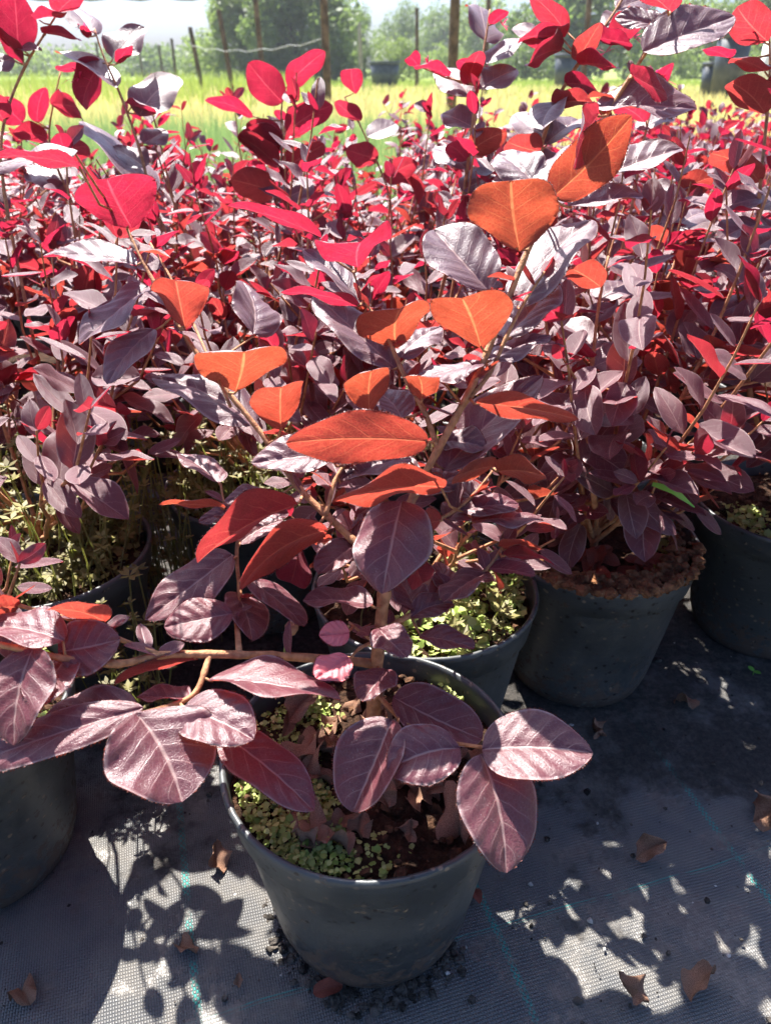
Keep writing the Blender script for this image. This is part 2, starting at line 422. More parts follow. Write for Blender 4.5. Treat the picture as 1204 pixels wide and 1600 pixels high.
TREES = [
 (395, 44, 150, -8, 11, M_CROWN2, 'rounded tree at the left end of the tall clump', .05, 12000),
 (465, 42, 190, -42, 12, M_CROWN, 'tallest bushy tree behind the sturdy dark post', .04, 14000),
 (535, 46, 90, -5, 13, M_CROWN, 'dark tree at the right end of the tall clump', .04, 8000),
 (622, 75, 80, 4, 14, M_CROWN, 'single round hazy tree beside open sky', .1, 7000),
 (690, 85, 110, 18, 15, M_CROWN, 'low hazy tree crossed by the thickest post', .05, 7000),
 (755, 80, 110, 5, 16, M_CROWN2, 'hazy tree behind the crimson shoot tips', .05, 7000),
 (880, 50, 180, -30, 17, M_CROWN, 'broad green tree behind the red shoots', .04, 12000),
 (975, 55, 110, 2, 18, M_CROWN, 'green tree behind the large grey leaf', .04, 8000),
 (1085, 60, 140, 8, 19, M_CROWN2, 'pale tree above the dark tub', .05, 9000),
 (1190, 52, 130, -20, 20, M_CROWN, 'tree at the edge above the white object', .05, 9000)]
for px, d, w, ty, sd, m, lab, low, n in TREES: tree(px, d, w, ty, sd, m, lab, low=low, n=n)
BUSH = [(622, 40, 85, 62, 31, M_CROWN2, 'rounded light green bush under the hazy round tree'), (570, 44, 60, 70, 32, M_CROWN, 'dark bush at the foot of the tall clump'),
        (820, 46, 120, 75, 33, M_CROWN, 'dark green bush behind the flowering red tips'), (1030, 50, 110, 66, 34, M_CROWN2, 'light green bush left of the dark tub'),
        (1170, 46, 90, 74, 35, M_CROWN2, 'light green bush behind the dark tub'), (700, 55, 90, 80, 36, M_CROWN2, 'pale bush behind the thickest post'),
        (30, 75, 150, 92, 37, M_CROWN2, 'low hedge bush at the far corner under open sky'), (140, 80, 150, 93, 38, M_CROWN, 'low dark hedge bush right of the corner bush'),
        (240, 75, 140, 88, 39, M_CROWN, 'low hedge bush below the small far posts'), (325, 60, 100, 62, 40, M_CROWN2, 'bush between the hedge and the tall clump')]
for px, d, w, ty, sd, m, lab in BUSH: tree(px, d, w, ty, sd, m, lab, 'bush', 0, 3500)

def lathe(name, prof, mat, parent=None, seg=32, sx=1, sy=1):
    V = []; Fc = []
    for r, z in prof:
        for k in range(seg):
            a = 2*math.pi*k/seg; V.append((r*math.cos(a)*sx, r*math.sin(a)*sy, z))
    for i in range(len(prof)-1):
        for k in range(seg):
            a = i*seg+k; b = i*seg+(k+1) % seg
            Fc.append((a, b, b+seg, a+seg))
    return mesh_obj(name, V, Fc, mat, parent)
def tub(px, py, d, wpx, hpx, lab, mat):
    p = ray_at(px, py, d); p.z = -.03
    s = d/F/CP*.87
    r = wpx/2*s; hh = hpx*s/CP*.87+max(0, ray_at(px, py, d).z+.03)
    t = thing('plastic_tub', p, lab, 'tub')
    lathe('tub_wall', [(0, .01), (r*.8, .01), (r*.82, 0), (r*.95, hh*.93), (r*.9, hh*.93), (r*.78, .03), (0, .03)], mat, t, 20)
    lathe('rim', [(r*.955, hh*.9), (r*1.03, hh*.9), (r*1.03, hh), (r*.9, hh), (r*.9, hh*.94)], mat, t, 20)
tub(1139, 108, 17, 46, 44, 'large dark grey tub standing in the far grass', M_TUB)
tub(601, 117, 30, 42, 16, 'low wide dark tub on the far green strip', M_TUB)
tub(884, 108, 26, 34, 18, 'dark tub half hidden behind the red flower', M_TUB)
tub(1112, 109, 18, 26, 9, 'small black tub beside the large dark tub', M_TUB)
M_WHITE = simple_mat('white_plastic', (.62, .62, .60), (.75, .75, .73), 10, .5)
tub(1194, 122, 15, 22, 50, 'white plastic tub at the picture edge in the field', M_WHITE)

# ------------------------------------------------------------------ leaves
def prof(u, a=.62, b=.78):
    m = a/(a+b); return (u**a*(1-u)**b)/(m**a*(1-m)**b)
def leaf_data(L, W, nl, nw, fold=.2, bend=.3, curl=0., wave=0., pucker=0., teeth=0., seed=0, pa=.62, pb=.72, sidebend=0.):
    r = random.Random(seed); V = []; UV = []; Fc = []
    ph = r.random()*6.28; y = 0.; z = 0.; ds = L/nl
    for i in range(nl+1):
        u = i/nl; th = bend*(u-.25)
        if i: y += math.cos(th)*ds; z -= math.sin(th)*ds
        hw = W/2*max(prof(u, pa, pb) if 0 < u < 1 else 0, .02 if u < .5 else .004)
        sb = sidebend*L*(u-.5)**2
        for j in range(-nw, nw+1):
            v = j/nw; x = v*hw; av = abs(v)
            zo = fold*abs(x)*(1-.35*av) + curl*hw*av**3 + wave*hw*av*av*math.sin(9*u+ph+(1.7 if v > 0 else 0))
            if pucker:
                c = u*5.6-av*1.7+.2
                zo += pucker*(.5-.5*math.cos(2*math.pi*c))*(.35+.65*av)*min(1, 6*(1-av))*min(1, 5*u)*min(1, 5*(1-u)) + pucker*.9*min(1, av*5)
            V.append((x+sb, y+zo*math.sin(th), z+zo*math.cos(th))); UV.append((.5+.5*v, u))
    n2 = 2*nw+1
    for i in range(nl):
        for j in range(n2-1):
            a = i*n2+j; Fc.append((a, a+1, a+n2+1, a+n2))
    if teeth:
        for i in range(1, nl-1):
            for j, inn in ((0, 1), (n2-1, n2-2)):
                a = Vector(V[i*n2+j]); b = Vector(V[(i+1)*n2+j]); q = Vector(V[i*n2+inn])
                outd = (a-q).normalized()
                m = a.lerp(b, .3+.5*r.random())+outd*teeth*(.4+r.random())+Vector((0, .4*teeth, (r.random()-.6)*teeth))
                V.append(tuple(m)); UV.append((0. if j == 0 else 1., (i+.5)/nl))
                k = len(V)-1; A, B = i*n2+j, (i+1)*n2+j
                Fc.append((A, B, k) if j else (B, A, k))
    return V, UV, Fc
def leaf_mesh(name, mat, *a, **k):
    V, UV, Fc = leaf_data(*a, **k)
    me = bpy.data.meshes.new(name); me.from_pydata(V, [], Fc); me.materials.append(mat)
    me.polygons.foreach_set('use_smooth', [True]*len(me.polygons))
    uvl = me.uv_layers.new(name='UVMap')
    li = np.empty(len(me.loops), np.int32); me.loops.foreach_get('vertex_index', li)
    uvl.data.foreach_set('uv', np.asarray(UV, np.float32)[li].ravel())
    return me
def frame(pos, axis, nrm, s=1.):
    y = axis.normalized(); z = (nrm-y*nrm.dot(y))
    if z.length < 1e-4: z = Vector((0, 0, 1)).cross(y)
    z.normalize(); x = y.cross(z)
    M = Matrix(((x.x, y.x, z.x, pos.x), (x.y, y.y, z.y, pos.y), (x.z, y.z, z.z, pos.z), (0, 0, 0, 1)))
    return M @ Matrix.Scale(s, 4)

# unit leaves (1 m long, scaled on placement), shared by the bed
LV = []
for i in range(10):
    LV.append(leaf_mesh('leaf', M_LEAF, 1., .42+.045*(i % 5), 10, 3, fold=rng.uniform(.05, .5), bend=rng.uniform(-.3, .9), curl=rng.uniform(-.25, .25),
                        wave=rng.uniform(0, .25), pucker=.02, seed=i, sidebend=rng.uniform(-.3, .3)))
LVD = [leaf_data(1., .44+.035*i, 4, 1, fold=.1+.1*i, bend=.1+.15*i, seed=i) for i in range(5)]

# ------------------------------------------------------------------ pots and soil
def pot_meshes():
    H = .158
    wall = lathe('pot', [(0, .004), (.058, .004), (.064, 0), (.0675, .004), (.0725, .02), (.0895, .128), (.0915, .1295), (.0925, .131),
                         (.0875, .131), (.0665, .012), (0, .010)], M_POT, None, 56)
    rim = lathe('rim', [(.0895, .1285), (.0930, .1295), (.0960, .150), (.0972, .153), (.0978, .1555), (.0972, .1578), (.0955, .1585), (.0940, .1575), (.0932, .154), (.0905, .1285)], M_POT, None, 56)
    for ob in (wall, rim): ob.data.transform(Matrix.Diagonal((1.035, 1.035, 1.06, 1)))
    a, b = wall.data, rim.data
    bpy.data.objects.remove(wall); bpy.data.objects.remove(rim)
    return a, b
POT_ME, RIM_ME = pot_meshes()
def soil_mesh(seed, z=.148, r0=.0945):
    r = random.Random(seed); V = [(0, 0, z+.006)]; Fc = []; nr, ns = 9, 40
    for i in range(1, nr+1):
        for k in range(ns):
            a = 2*math.pi*k/ns; rr = r0*i/nr
            V.append((rr*math.cos(a), rr*math.sin(a), z+(.006*(1-(i/nr)**2))+(r.random()-.5)*.006))
    for k in range(ns): Fc.append((0, 1+k, 1+(k+1) % ns))
    for i in range(nr-1):
        for k in range(ns):
            a = 1+i*ns+k; b = 1+i*ns+(k+1) % ns; Fc.append((a, b, b+ns, a+ns))
    me = bpy.data.meshes.new('soil'); me.from_pydata(V, [], Fc); me.materials.append(M_SOIL)
    me.polygons.foreach_set('use_smooth', [True]*len(me.polygons)); return me
SOILS = [soil_mesh(i) for i in range(3)]
def add_pot(root, k=0):
    p = link_mesh('pot', POT_ME, root, Matrix.Rotation(k*1.7, 4, 'Z'))
    link_mesh('rim', RIM_ME, p)
    link_mesh('soil', SOILS[k % 3], root, Matrix.Rotation(k*2.1, 4, 'Z'))

# ------------------------------------------------------------------ a shrub of the bed
def gen_shrub(r, height, zlow=.03, nbr=6, spread=.11, ls=1.0, dens=1.0, bias=Vector((0, 0, 0))):
    """stems [(points, radii)] and leaves [(matrix, variant, hue)] around the pot centre, z from the pot's foot"""
    S = []; Lf = []
    z0 = .145; th = r.uniform(.03, .06)
    trunk = [Vector((0, 0, z0)), Vector((r.uniform(-.005, .005), r.uniform(-.005, .005), z0+th))]
    S.append((trunk, [.0042, .0036]))
    def leaves_on(pts, zmin, tipf, size):
        acc = 0.; k = r.randint(0, 1); step = .017/dens
        ax = Vector((r.uniform(-1, 1), r.uniform(-1, 1), 0)).normalized()
        tot = sum((pts[i+1]-pts[i]).length for i in range(len(pts)-1)); run = 0.
        for i in range(len(pts)-1):
            a, b = pts[i], pts[i+1]; d = (b-a); ln = d.length; d.normalize()
            while acc < ln:
                p = a+d*acc; f = (run+acc)/tot
                if p.z > zmin and f > .18:
                    sd = d.cross(ax).normalized()*(1 if k % 2 else -1); k += 1
                    phi = math.radians(r.uniform(48, 84)-14*f)
                    axis = d*math.cos(phi)+sd*math.sin(phi)+Vector((r.uniform(-.35, .35), r.uniform(-.35, .35), r.uniform(-.45, .02)))
                    nrm = d*.4+Vector((0, 0, .8))+Vector((r.uniform(-.45, .45), r.uniform(-.45, .45), r.uniform(-.2, .3)))
                    s = size*r.uniform(.75, 1.2)*(1-.35*max(0, f-.6)/.4)*(.75+.25*min(1, f*3))
                    hue = min(1, max(0, (p.z-z0)/.32*.8+.08+tipf*max(0, f-.55)*1.0+r.uniform(-.22, .22)))
                    Lf.append((frame(p+axis.normalized()*.003, axis, nrm, s), r.randint(0, 9), hue))
                acc += step*r.uniform(.8, 1.3)
            acc -= ln; run += ln
        d = (pts[-1]-pts[-2]).normalized()
        for q in range(2):
            ax2 = d*.6+Vector((r.uniform(-.8, .8), r.uniform(-.8, .8), r.uniform(-.3, .3)))
            Lf.append((frame(pts[-1], ax2, Vector((r.uniform(-1, 1), r.uniform(-1, 1), .6)), size*r.uniform(.4, .75)), r.randint(0, 9), min(1, .7+.3*r.random())))
    for bi in range(nbr):
        az = 2*math.pi*(bi+r.uniform(-.3, .3))/nbr
        hh = height*r.uniform(.68, 1.0)*(1.12 if bi == 1 else 1.0 if bi else 1.32)
        out = spread*r.uniform(.5, 1.15)
        st = trunk[0].lerp(trunk[1], r.uniform(.3, 1)); end = Vector((math.cos(az)*out, math.sin(az)*out, z0+hh))+bias*hh
        mid = st.lerp(end, .45)+Vector((math.cos(az)*.03, math.sin(az)*.03, -.01))+Vector((r.uniform(-.015, .015), r.uniform(-.015, .015), 0))
        pts = []
        for i in range(8):
            f = i/7; pts.append(st*(1-f)**2+mid*(2*f*(1-f))+end*f*f+Vector((r.uniform(-1, 1), r.uniform(-1, 1), 0))*.003)
        S.append((pts, [.0026*(1-.7*i/7) for i in range(8)]))
        leaves_on(pts, z0+zlow, 1., .044*ls)
        for q in range(r.randint(2, 4)):
            f = r.uniform(.2, .75); i = int(f*7); s0 = pts[i]
            a2 = az+r.uniform(-1.4, 1.4); l2 = r.uniform(.05, .13)
            e2 = s0+Vector((math.cos(a2)*l2*.75, math.sin(a2)*l2*.75, l2*r.uniform(.3, .9)))
            p2 = [s0, s0.lerp(e2, .5)+Vector((math.cos(a2)*.012, math.sin(a2)*.012, -.006)), e2]
            S.append((p2, [.0017, .0013, .0008])); leaves_on(p2, z0+zlow, .6, .040*ls)
    return S, Lf

def stems_mesh(name, S, sides=5):
    V = []; Fc = []
    for pts, rad in S:
        o = len(V); n = len(pts)
        for i, p in enumerate(pts):
            d = (pts[min(i+1, n-1)]-pts[max(i-1, 0)]).normalized()
            a = d.cross(Vector((.31, .2, .93))).normalized(); b = d.cross(a)
            for k in range(sides):
                q = 2*math.pi*k/sides; V.append(p+(a*math.cos(q)+b*math.sin(q))*rad[i])
        for i in range(n-1):
            for k in range(sides):
                a = o+i*sides+k; b = o+i*sides+(k+1) % sides; Fc.append((a, b, b+sides, a+sides))
    me = bpy.data.meshes.new(name); me.from_pydata(V, [], Fc); me.materials.append(M_STEM)
    me.polygons.foreach_set('use_smooth', [True]*len(me.polygons)); return me

def build_shrub(pos, S, Lf, label, k, group='potted shrubs of the bed'):
    root = thing('potted_shrub', pos, label, 'potted shrub', group)
    add_pot(root, k)
    for i, s in enumerate(S):
        link_mesh('trunk' if i == 0 else 'branch', stems_mesh('branch', [s]), root)
    for M, v, hue in Lf:
        o = link_mesh('leaf', LV[v], root, M); o.color = (hue, 0, min(1, max(0, (M[2][3]-.2)*4)), 1)
    return root

def merged_foliage(S, Lf, name):
    Vs = []; H = []; Fi = []; n0 = 0
    for M, v, hue in Lf:
        V, UV, Fc = LVD[v % 5]
        A = np.asarray(V); Mx = np.asarray(M)
        Vs.append(A@Mx[:3, :3].T+Mx[:3, 3]); H.append(np.full(len(A), hue)); Fi += [tuple(n0+i for i in f) for f in Fc]; n0 += len(A)
    me = bpy.data.meshes.new(name); me.from_pydata(np.concatenate(Vs).tolist(), [], Fi)
    a = me.attributes.new('hue', 'FLOAT', 'POINT'); a.data.foreach_set('value', np.concatenate(H).astype(np.float32))
    me.materials.append(M_FOL); me.polygons.foreach_set('use_smooth', [True]*len(me.polygons))
    return me

# placed by hand: the pots that show
MAIN = Vector((-.0105, .372, 0))
NEAR = [((.035, .563), .15, .02, 'potted shrub tucked behind the front plant, its rim just showing', dict(nbr=5, spread=.09, ls=.85)),
        ((.207, .648), .34, -.01, 'potted shrub whose dark pot rim is spilling brown bark crumbs', dict(nbr=11, spread=.135, ls=1.1, dens=1.3)),
        ((.435, .722), .34, .0, 'potted shrub at the right edge, beside the pot spilling bark', dict(nbr=10, spread=.13, ls=1.05, dens=1.25)),
        ((-.335, .42), .14, .02, 'potted shrub cut off by the left edge below the long branch', dict(nbr=3, spread=.08, ls=.8)),
        ((-.33, .625), .29, .13, 'potted shrub over tall weeds at the left edge', dict(nbr=11, spread=.14, ls=1.1, dens=1.25)),
        ((-.145, .765), .28, .10, 'potted shrub with weedy pot behind the long side branch', dict(nbr=11, spread=.14, ls=1.1, dens=1.25))]
placed = [MAIN.xy]; ROOTS = []
ki = 1
for (x, y), hg, zl, lab, kw in NEAR:
    r = random.Random(100+ki)
    S, Lf = gen_shrub(r, hg, zl, **kw)
    ROOTS.append(build_shrub((x, y, .002), S, Lf, lab, ki)); placed.append(Vector((x, y))); ki += 1

def row_positions():
    r = random.Random(5); out = []
    y = .84; j = 0
    while y < 3.3:
        hw = .58*y+.32; x = -hw+(.105 if j % 2 else 0)
        while x < hw:
            p = Vector((x+r.uniform(-.02, .02), y+.10*x*.6+r.uniform(-.02, .02)))
            x += .203
            # the bed stops short where the grassy weeds begin
            if p.y > (2.35 if p.x < .15 else 3.1): continue
            if all((p-q).length > .186 for q in placed): out.append(p); placed.append(p); ROWJ[len(out)-1] = j
        y += .182; j += 1
    return out
ROWJ = {}
ROWS = row_positions()
ORD = ['first', 'second', 'third', 'fourth', 'fifth', 'sixth', 'seventh', 'eighth', 'ninth', 'tenth']
ROWLAB = {}
for j in (0, 1, 2):
    inrow = []
    for i, p in enumerate(ROWS):
        t = p.y*CP+(CAM_H-.38)*SP
        if ROWJ[i] == j and -60 < 602+F*p.x/t < 1264: inrow.append(i)
    for k, i in enumerate(sorted(inrow, key=lambda i: ROWS[i].x)):
        ROWLAB[i] = f'{ORD[k]} shrub from the left in the {ORD[j]} full row behind the showing pots'
FAR_ME = []
for i in range(7):
    S, Lf = gen_shrub(random.Random(300+i), .26+.012*i, .06, nbr=7, spread=.13, ls=1.18, dens=1.0)
    FAR_ME.append((merged_foliage(S, Lf, 'foliage'), stems_mesh('stems', S, 3)))
VAR = [gen_shrub(random.Random(500+i), .25+.012*i, .03, nbr=8, spread=.13, ls=1.05, dens=1.1) for i in range(8)]
VAR_ST = [[stems_mesh('branch', [s], 4) for s in S] for S, Lf in VAR]
n_near = 0
for i, p in enumerate(ROWS):
    r = random.Random(900+i)
    rot = r.uniform(0, 6.28); sc = r.uniform(.9, 1.2) if p.y < 1.9 else r.uniform(.9, 1.12)
    if p.y < 1.62:
        S, Lf = VAR[i % 8]; n_near += 1
        side = 'left' if p.x < -.12 else ('right' if p.x > .25 else 'middle')
        root = thing('potted_shrub', (p.x, p.y, .002), ROWLAB.get(i, 'purple red shrub deeper in the dense rows, its pot hidden by leaves'), 'potted shrub', 'shrubs in the dense rows')
        RZ = Matrix.Rotation(rot, 4, 'Z'); ROOTS.append(root)
        add_pot(root, i)
        zs = RZ @ Matrix.Diagonal((1, 1, sc, 1))
        for q, s in enumerate(S): link_mesh('trunk' if q == 0 else 'branch', VAR_ST[i % 8][q], root, zs)
        for M, v, hue in Lf:
            M2 = M.copy(); M2[2][3] = .145+(M[2][3]-.145)*sc; M2 = RZ @ M2
            o = link_mesh('leaf', LV[v], root, M2); o.color = (hue, 0, min(1, max(0, (M2[2][3]-.2)*4)), 1)
    else:
        root = thing('potted_shrub', (p.x, p.y, .002), 'red leaved shrub far back in the bed where single leaves blur together', 'potted shrub', 'shrubs far back in the bed')
        root.rotation_euler = (0, 0, rot); root.scale = (1, 1, sc)
        link_mesh('pot', POT_ME, root)
        f, s = FAR_ME[i % 7]
        tag(link_mesh('foliage', f, root), kind='stuff'); tag(link_mesh('stems', s, root), kind='stuff')
print('rows', len(ROWS), 'near', n_near)

# ------------------------------------------------------------------ the front plant, stem by stem and leaf by leaf
class Shoot:
    """a plant described by stems and leaves seen in the photo, each with its own depth"""
    def __init__(s, root): s.root = root; s.inv = -Vector(root.location); s.st = []; s.lean = 0.
    def deep(s, t, py): return t+s.lean*min(1, max(0, (960-py)/650))
    def stem(s, pts, r0, r1, name='branch'):
        pts = [(a, b, s.deep(c, b)) for a, b, c in pts]
        P = []
        for i in range(len(pts)-1):
            n = 4
            for k in range(n):
                f = k/n; P.append(tuple(pts[i][q]*(1-f)+pts[i+1][q]*f for q in range(3)))
        P.append(pts[-1])
        W = [pt(*p) for p in P]; m = len(W)
        for _ in range(3):
            W = [W[0]]+[(W[i-1]+W[i]*2+W[i+1])/4 for i in range(1, m-1)]+[W[-1]]
        r = random.Random(len(s.st)*13+int(pts[0][0]))
        R = [(r0+(r1-r0)*i/(m-1))*(1+(.18 if i % 4 == 0 else 0)+r.uniform(-.05, .05)) for i in range(m)]
        tube(name, [w+s.inv for w in W], R, M_STEM, s.root, 8)
        for p, w in zip(P, W): s.st.append((p[0], p[1], p[2], w))
        return W
    def near(s, px, py):
        return min(s.st, key=lambda q: (q[0]-px)**2+(q[1]-py)**2)
    def leaf(s, bx, by, tx, ty, w, side='T', hue=.3, L=None, dt=None, t=None, ratio=None, fold=None, bend=None, flip=1, hi=True, toff=0., pink=0.):
        r = random.Random(int(bx*7+by*13+tx))
        q = s.near(bx, by); t0 = (s.deep(t, by) if t is not None else q[2])+toff
        if hi: t0 += (-.022 if side == 'U' else (.010 if ty < by-20 else 0)) if by < 900 else 0
        B = pt(bx, by, t0)
        app = math.hypot(tx-bx, ty-by)/F*t0
        L0 = L or max(app*1.06, min(.056, app*1.45))
        if dt is None:
            d = math.sqrt(max(0, L0*L0-app*app))
            vert = (by-ty)/max(1, math.hypot(tx-bx, ty-by))      # +1 pointing up in the picture
            if side == 'U': sg = -1
            else: sg = vert*1.2 if abs(vert) > .25 else 0.3*(1 if vert > 0 else -1)
            dt = d*max(-1, min(1, sg))
        T = pt(tx, ty, t0+dt)
        A = T-B; Ln = A.length; A.normalize()
        wt = w/F*t0
        view = (Vector((0, 0, CAM_H))-(B+T)/2).normalized()
        nv = (view-A*view.dot(A)).normalized()                  # squarely to the viewer
        W = max(wt*1.04, (ratio or .62)*Ln) if w < 60 else wt*1.08
        W = min(W, wt*2.6)
        if side == 'T': W = max(W, min(wt*(1.45 if by < 700 else 1.18), .82*Ln))
        roll = math.acos(max(.12, min(1, wt/W)))
        n0 = nv if side == 'T' else -nv
        c1 = Matrix.Rotation(roll, 3, A) @ n0; c2 = Matrix.Rotation(-roll, 3, A) @ n0
        nn = c1 if (c1.z > c2.z) == (flip > 0) else c2
        fo = fold if fold is not None else r.uniform(.08, .3)
        be = bend if bend is not None else r.uniform(.15, .55)
        big = hi and w > 24
        pa, pb = r.uniform(.5, .62), r.uniform(.58, .8)
        if side == 'U' and w > .85*math.hypot(tx-bx, ty-by): pa, pb, fo = r.uniform(.72, .9), r.uniform(.36, .46), fo+.2
        me = leaf_mesh('leaf', M_LEAF, Ln, W, 46 if big else 26, 9 if big else 5, fold=fo, bend=be, curl=r.uniform(-.15, .15), wave=r.uniform(.05, .22),
                       pucker=(.0013 if side == 'T' else .0005) if big else .0006, teeth=.0011 if hi else .0006, seed=r.randint(0, 9999), pa=pa, pb=pb, sidebend=r.uniform(-.25, .25))
        # the bend shortens the chord: turn the frame so that the tip still falls on T
        vv = me.vertices[46*19+9 if big else 26*11+5].co
        M = frame(B, A, nn)
        loc = Vector((vv.x, vv.y, vv.z)).normalized()
        ang = math.atan2(loc.z, loc.y)
        M = M @ Matrix.Rotation(-ang, 4, 'X')
        M.translation = B+s.inv
        o = link_mesh('leaf', me, s.root, M); o.color = (hue, pink, min(1, max(0, (850-by)/350)), 1)
        # leaf stalk back to its stem
        w0 = q[3]; gap = (B-w0).length
        if .0025 < gap < .12:
            inv = M.inverted(); a = inv @ (w0+s.inv); b = Vector((0, .002, 0))
            mid = a.lerp(b, .55)+Vector((0, 0, -.08*gap))
            tube('leaf_stalk', [a, mid, b], [.0011, .00085, .0007], M_STEM, o, 5)
        return o

root = thing('potted_shrub', MAIN+Vector((0, 0, .002)), 'front potted shrub with open branches and large purple leaves, standing clear of the bed', 'potted shrub', 'potted shrubs of the bed')
add_pot(root, 0)
A = Shoot(root); A.lean = .085
A.stem([(582, 1150, .535), (584, 1080, .525), (592, 1000, .515), (599, 930, .508), (612, 850, .498)], .0050, .0038, 'trunk')
A.stem([(604, 905, .505), (580, 868, .502), (552, 845, .503), (508, 803, .506), (462, 760, .508), (421, 692, .508), (372, 632, .504), (312, 560, .50), (282, 512, .497), (240, 440, .495), (207, 378, .495), (190, 335, .495)], .0030, .0010)
A.stem([(612, 850, .498), (648, 770, .487), (683, 704, .476), (712, 652, .47), (739, 599, .462), (760, 553, .455), (792, 472, .445), (816, 409, .438), (850, 335, .432), (905, 248, .43), (962, 155, .425), (1012, 75, .42), (1062, -5, .415), (1090, -60, .41)], .0029, .0010)
A.stem([(684, 702, .476), (663, 640, .474), (633, 592, .474), (616, 552, .476), (600, 512, .478), (566, 468, .48), (552, 425, .48)], .0021, .0008)
A.stem([(722, 634, .468), (766, 585, .465), (789, 529, .458), (819, 470, .45), (850, 425, .448)], .0018, .0008)
A.stem([(509, 805, .486), (522, 748, .490), (542, 722, .492), (585, 655, .495)], .0016, .0009)
A.stem([(580, 1037, .52), (530, 1030, .512), (480, 1028, .50), (425, 1024, .49), (370, 1023, .48), (328, 1022, .47), (245, 1022, .455), (188, 1041, .445), (100, 1030, .432), (40, 1015, .425), (-40, 1000, .415)], .0031, .0017)
A.stem([(246, 1022, .455), (182, 997, .455), (110, 966, .455), (30, 946, .452), (-40, 930, .45)], .0016, .0009)
A.stem([(327, 1023, .47), (320, 1050, .462), (308, 1082, .452), (285, 1098, .446), (222, 1114, .436), (150, 1140, .428)], .0020, .0010)
A.stem([(374, 1021, .48), (369, 965, .51), (376, 925, .53), (368, 870, .54), (375, 812, .54), (350, 792, .54), (345, 757, .54)], .0020, .0008)
A.stem([(589, 1085, .525), (622, 1120, .508), (655, 1147, .492), (700, 1160, .476), (756, 1168, .462)], .0019, .0011)
A.stem([(597, 985, .513), (640, 962, .52), (690, 935, .527), (752, 900, .53), (782, 862, .53), (790, 838, .53)], .0020, .0009)
A.stem([(620, 835, .497), (690, 812, .51), (735, 780, .52), (772, 732, .525)], .0016, .0008)
A.stem([(592, 1000, .515), (560, 1012, .505), (545, 1032, .5)], .0013, .0008)
A.stem([(592, 1010, .515), (560, 985, .508), (545, 972, .505)], .0012, .0007)
A.stem([(360, 635, .455), (300, 500, .50), (260, 420, .52), (235, 380, .53)], .0010, .0007)
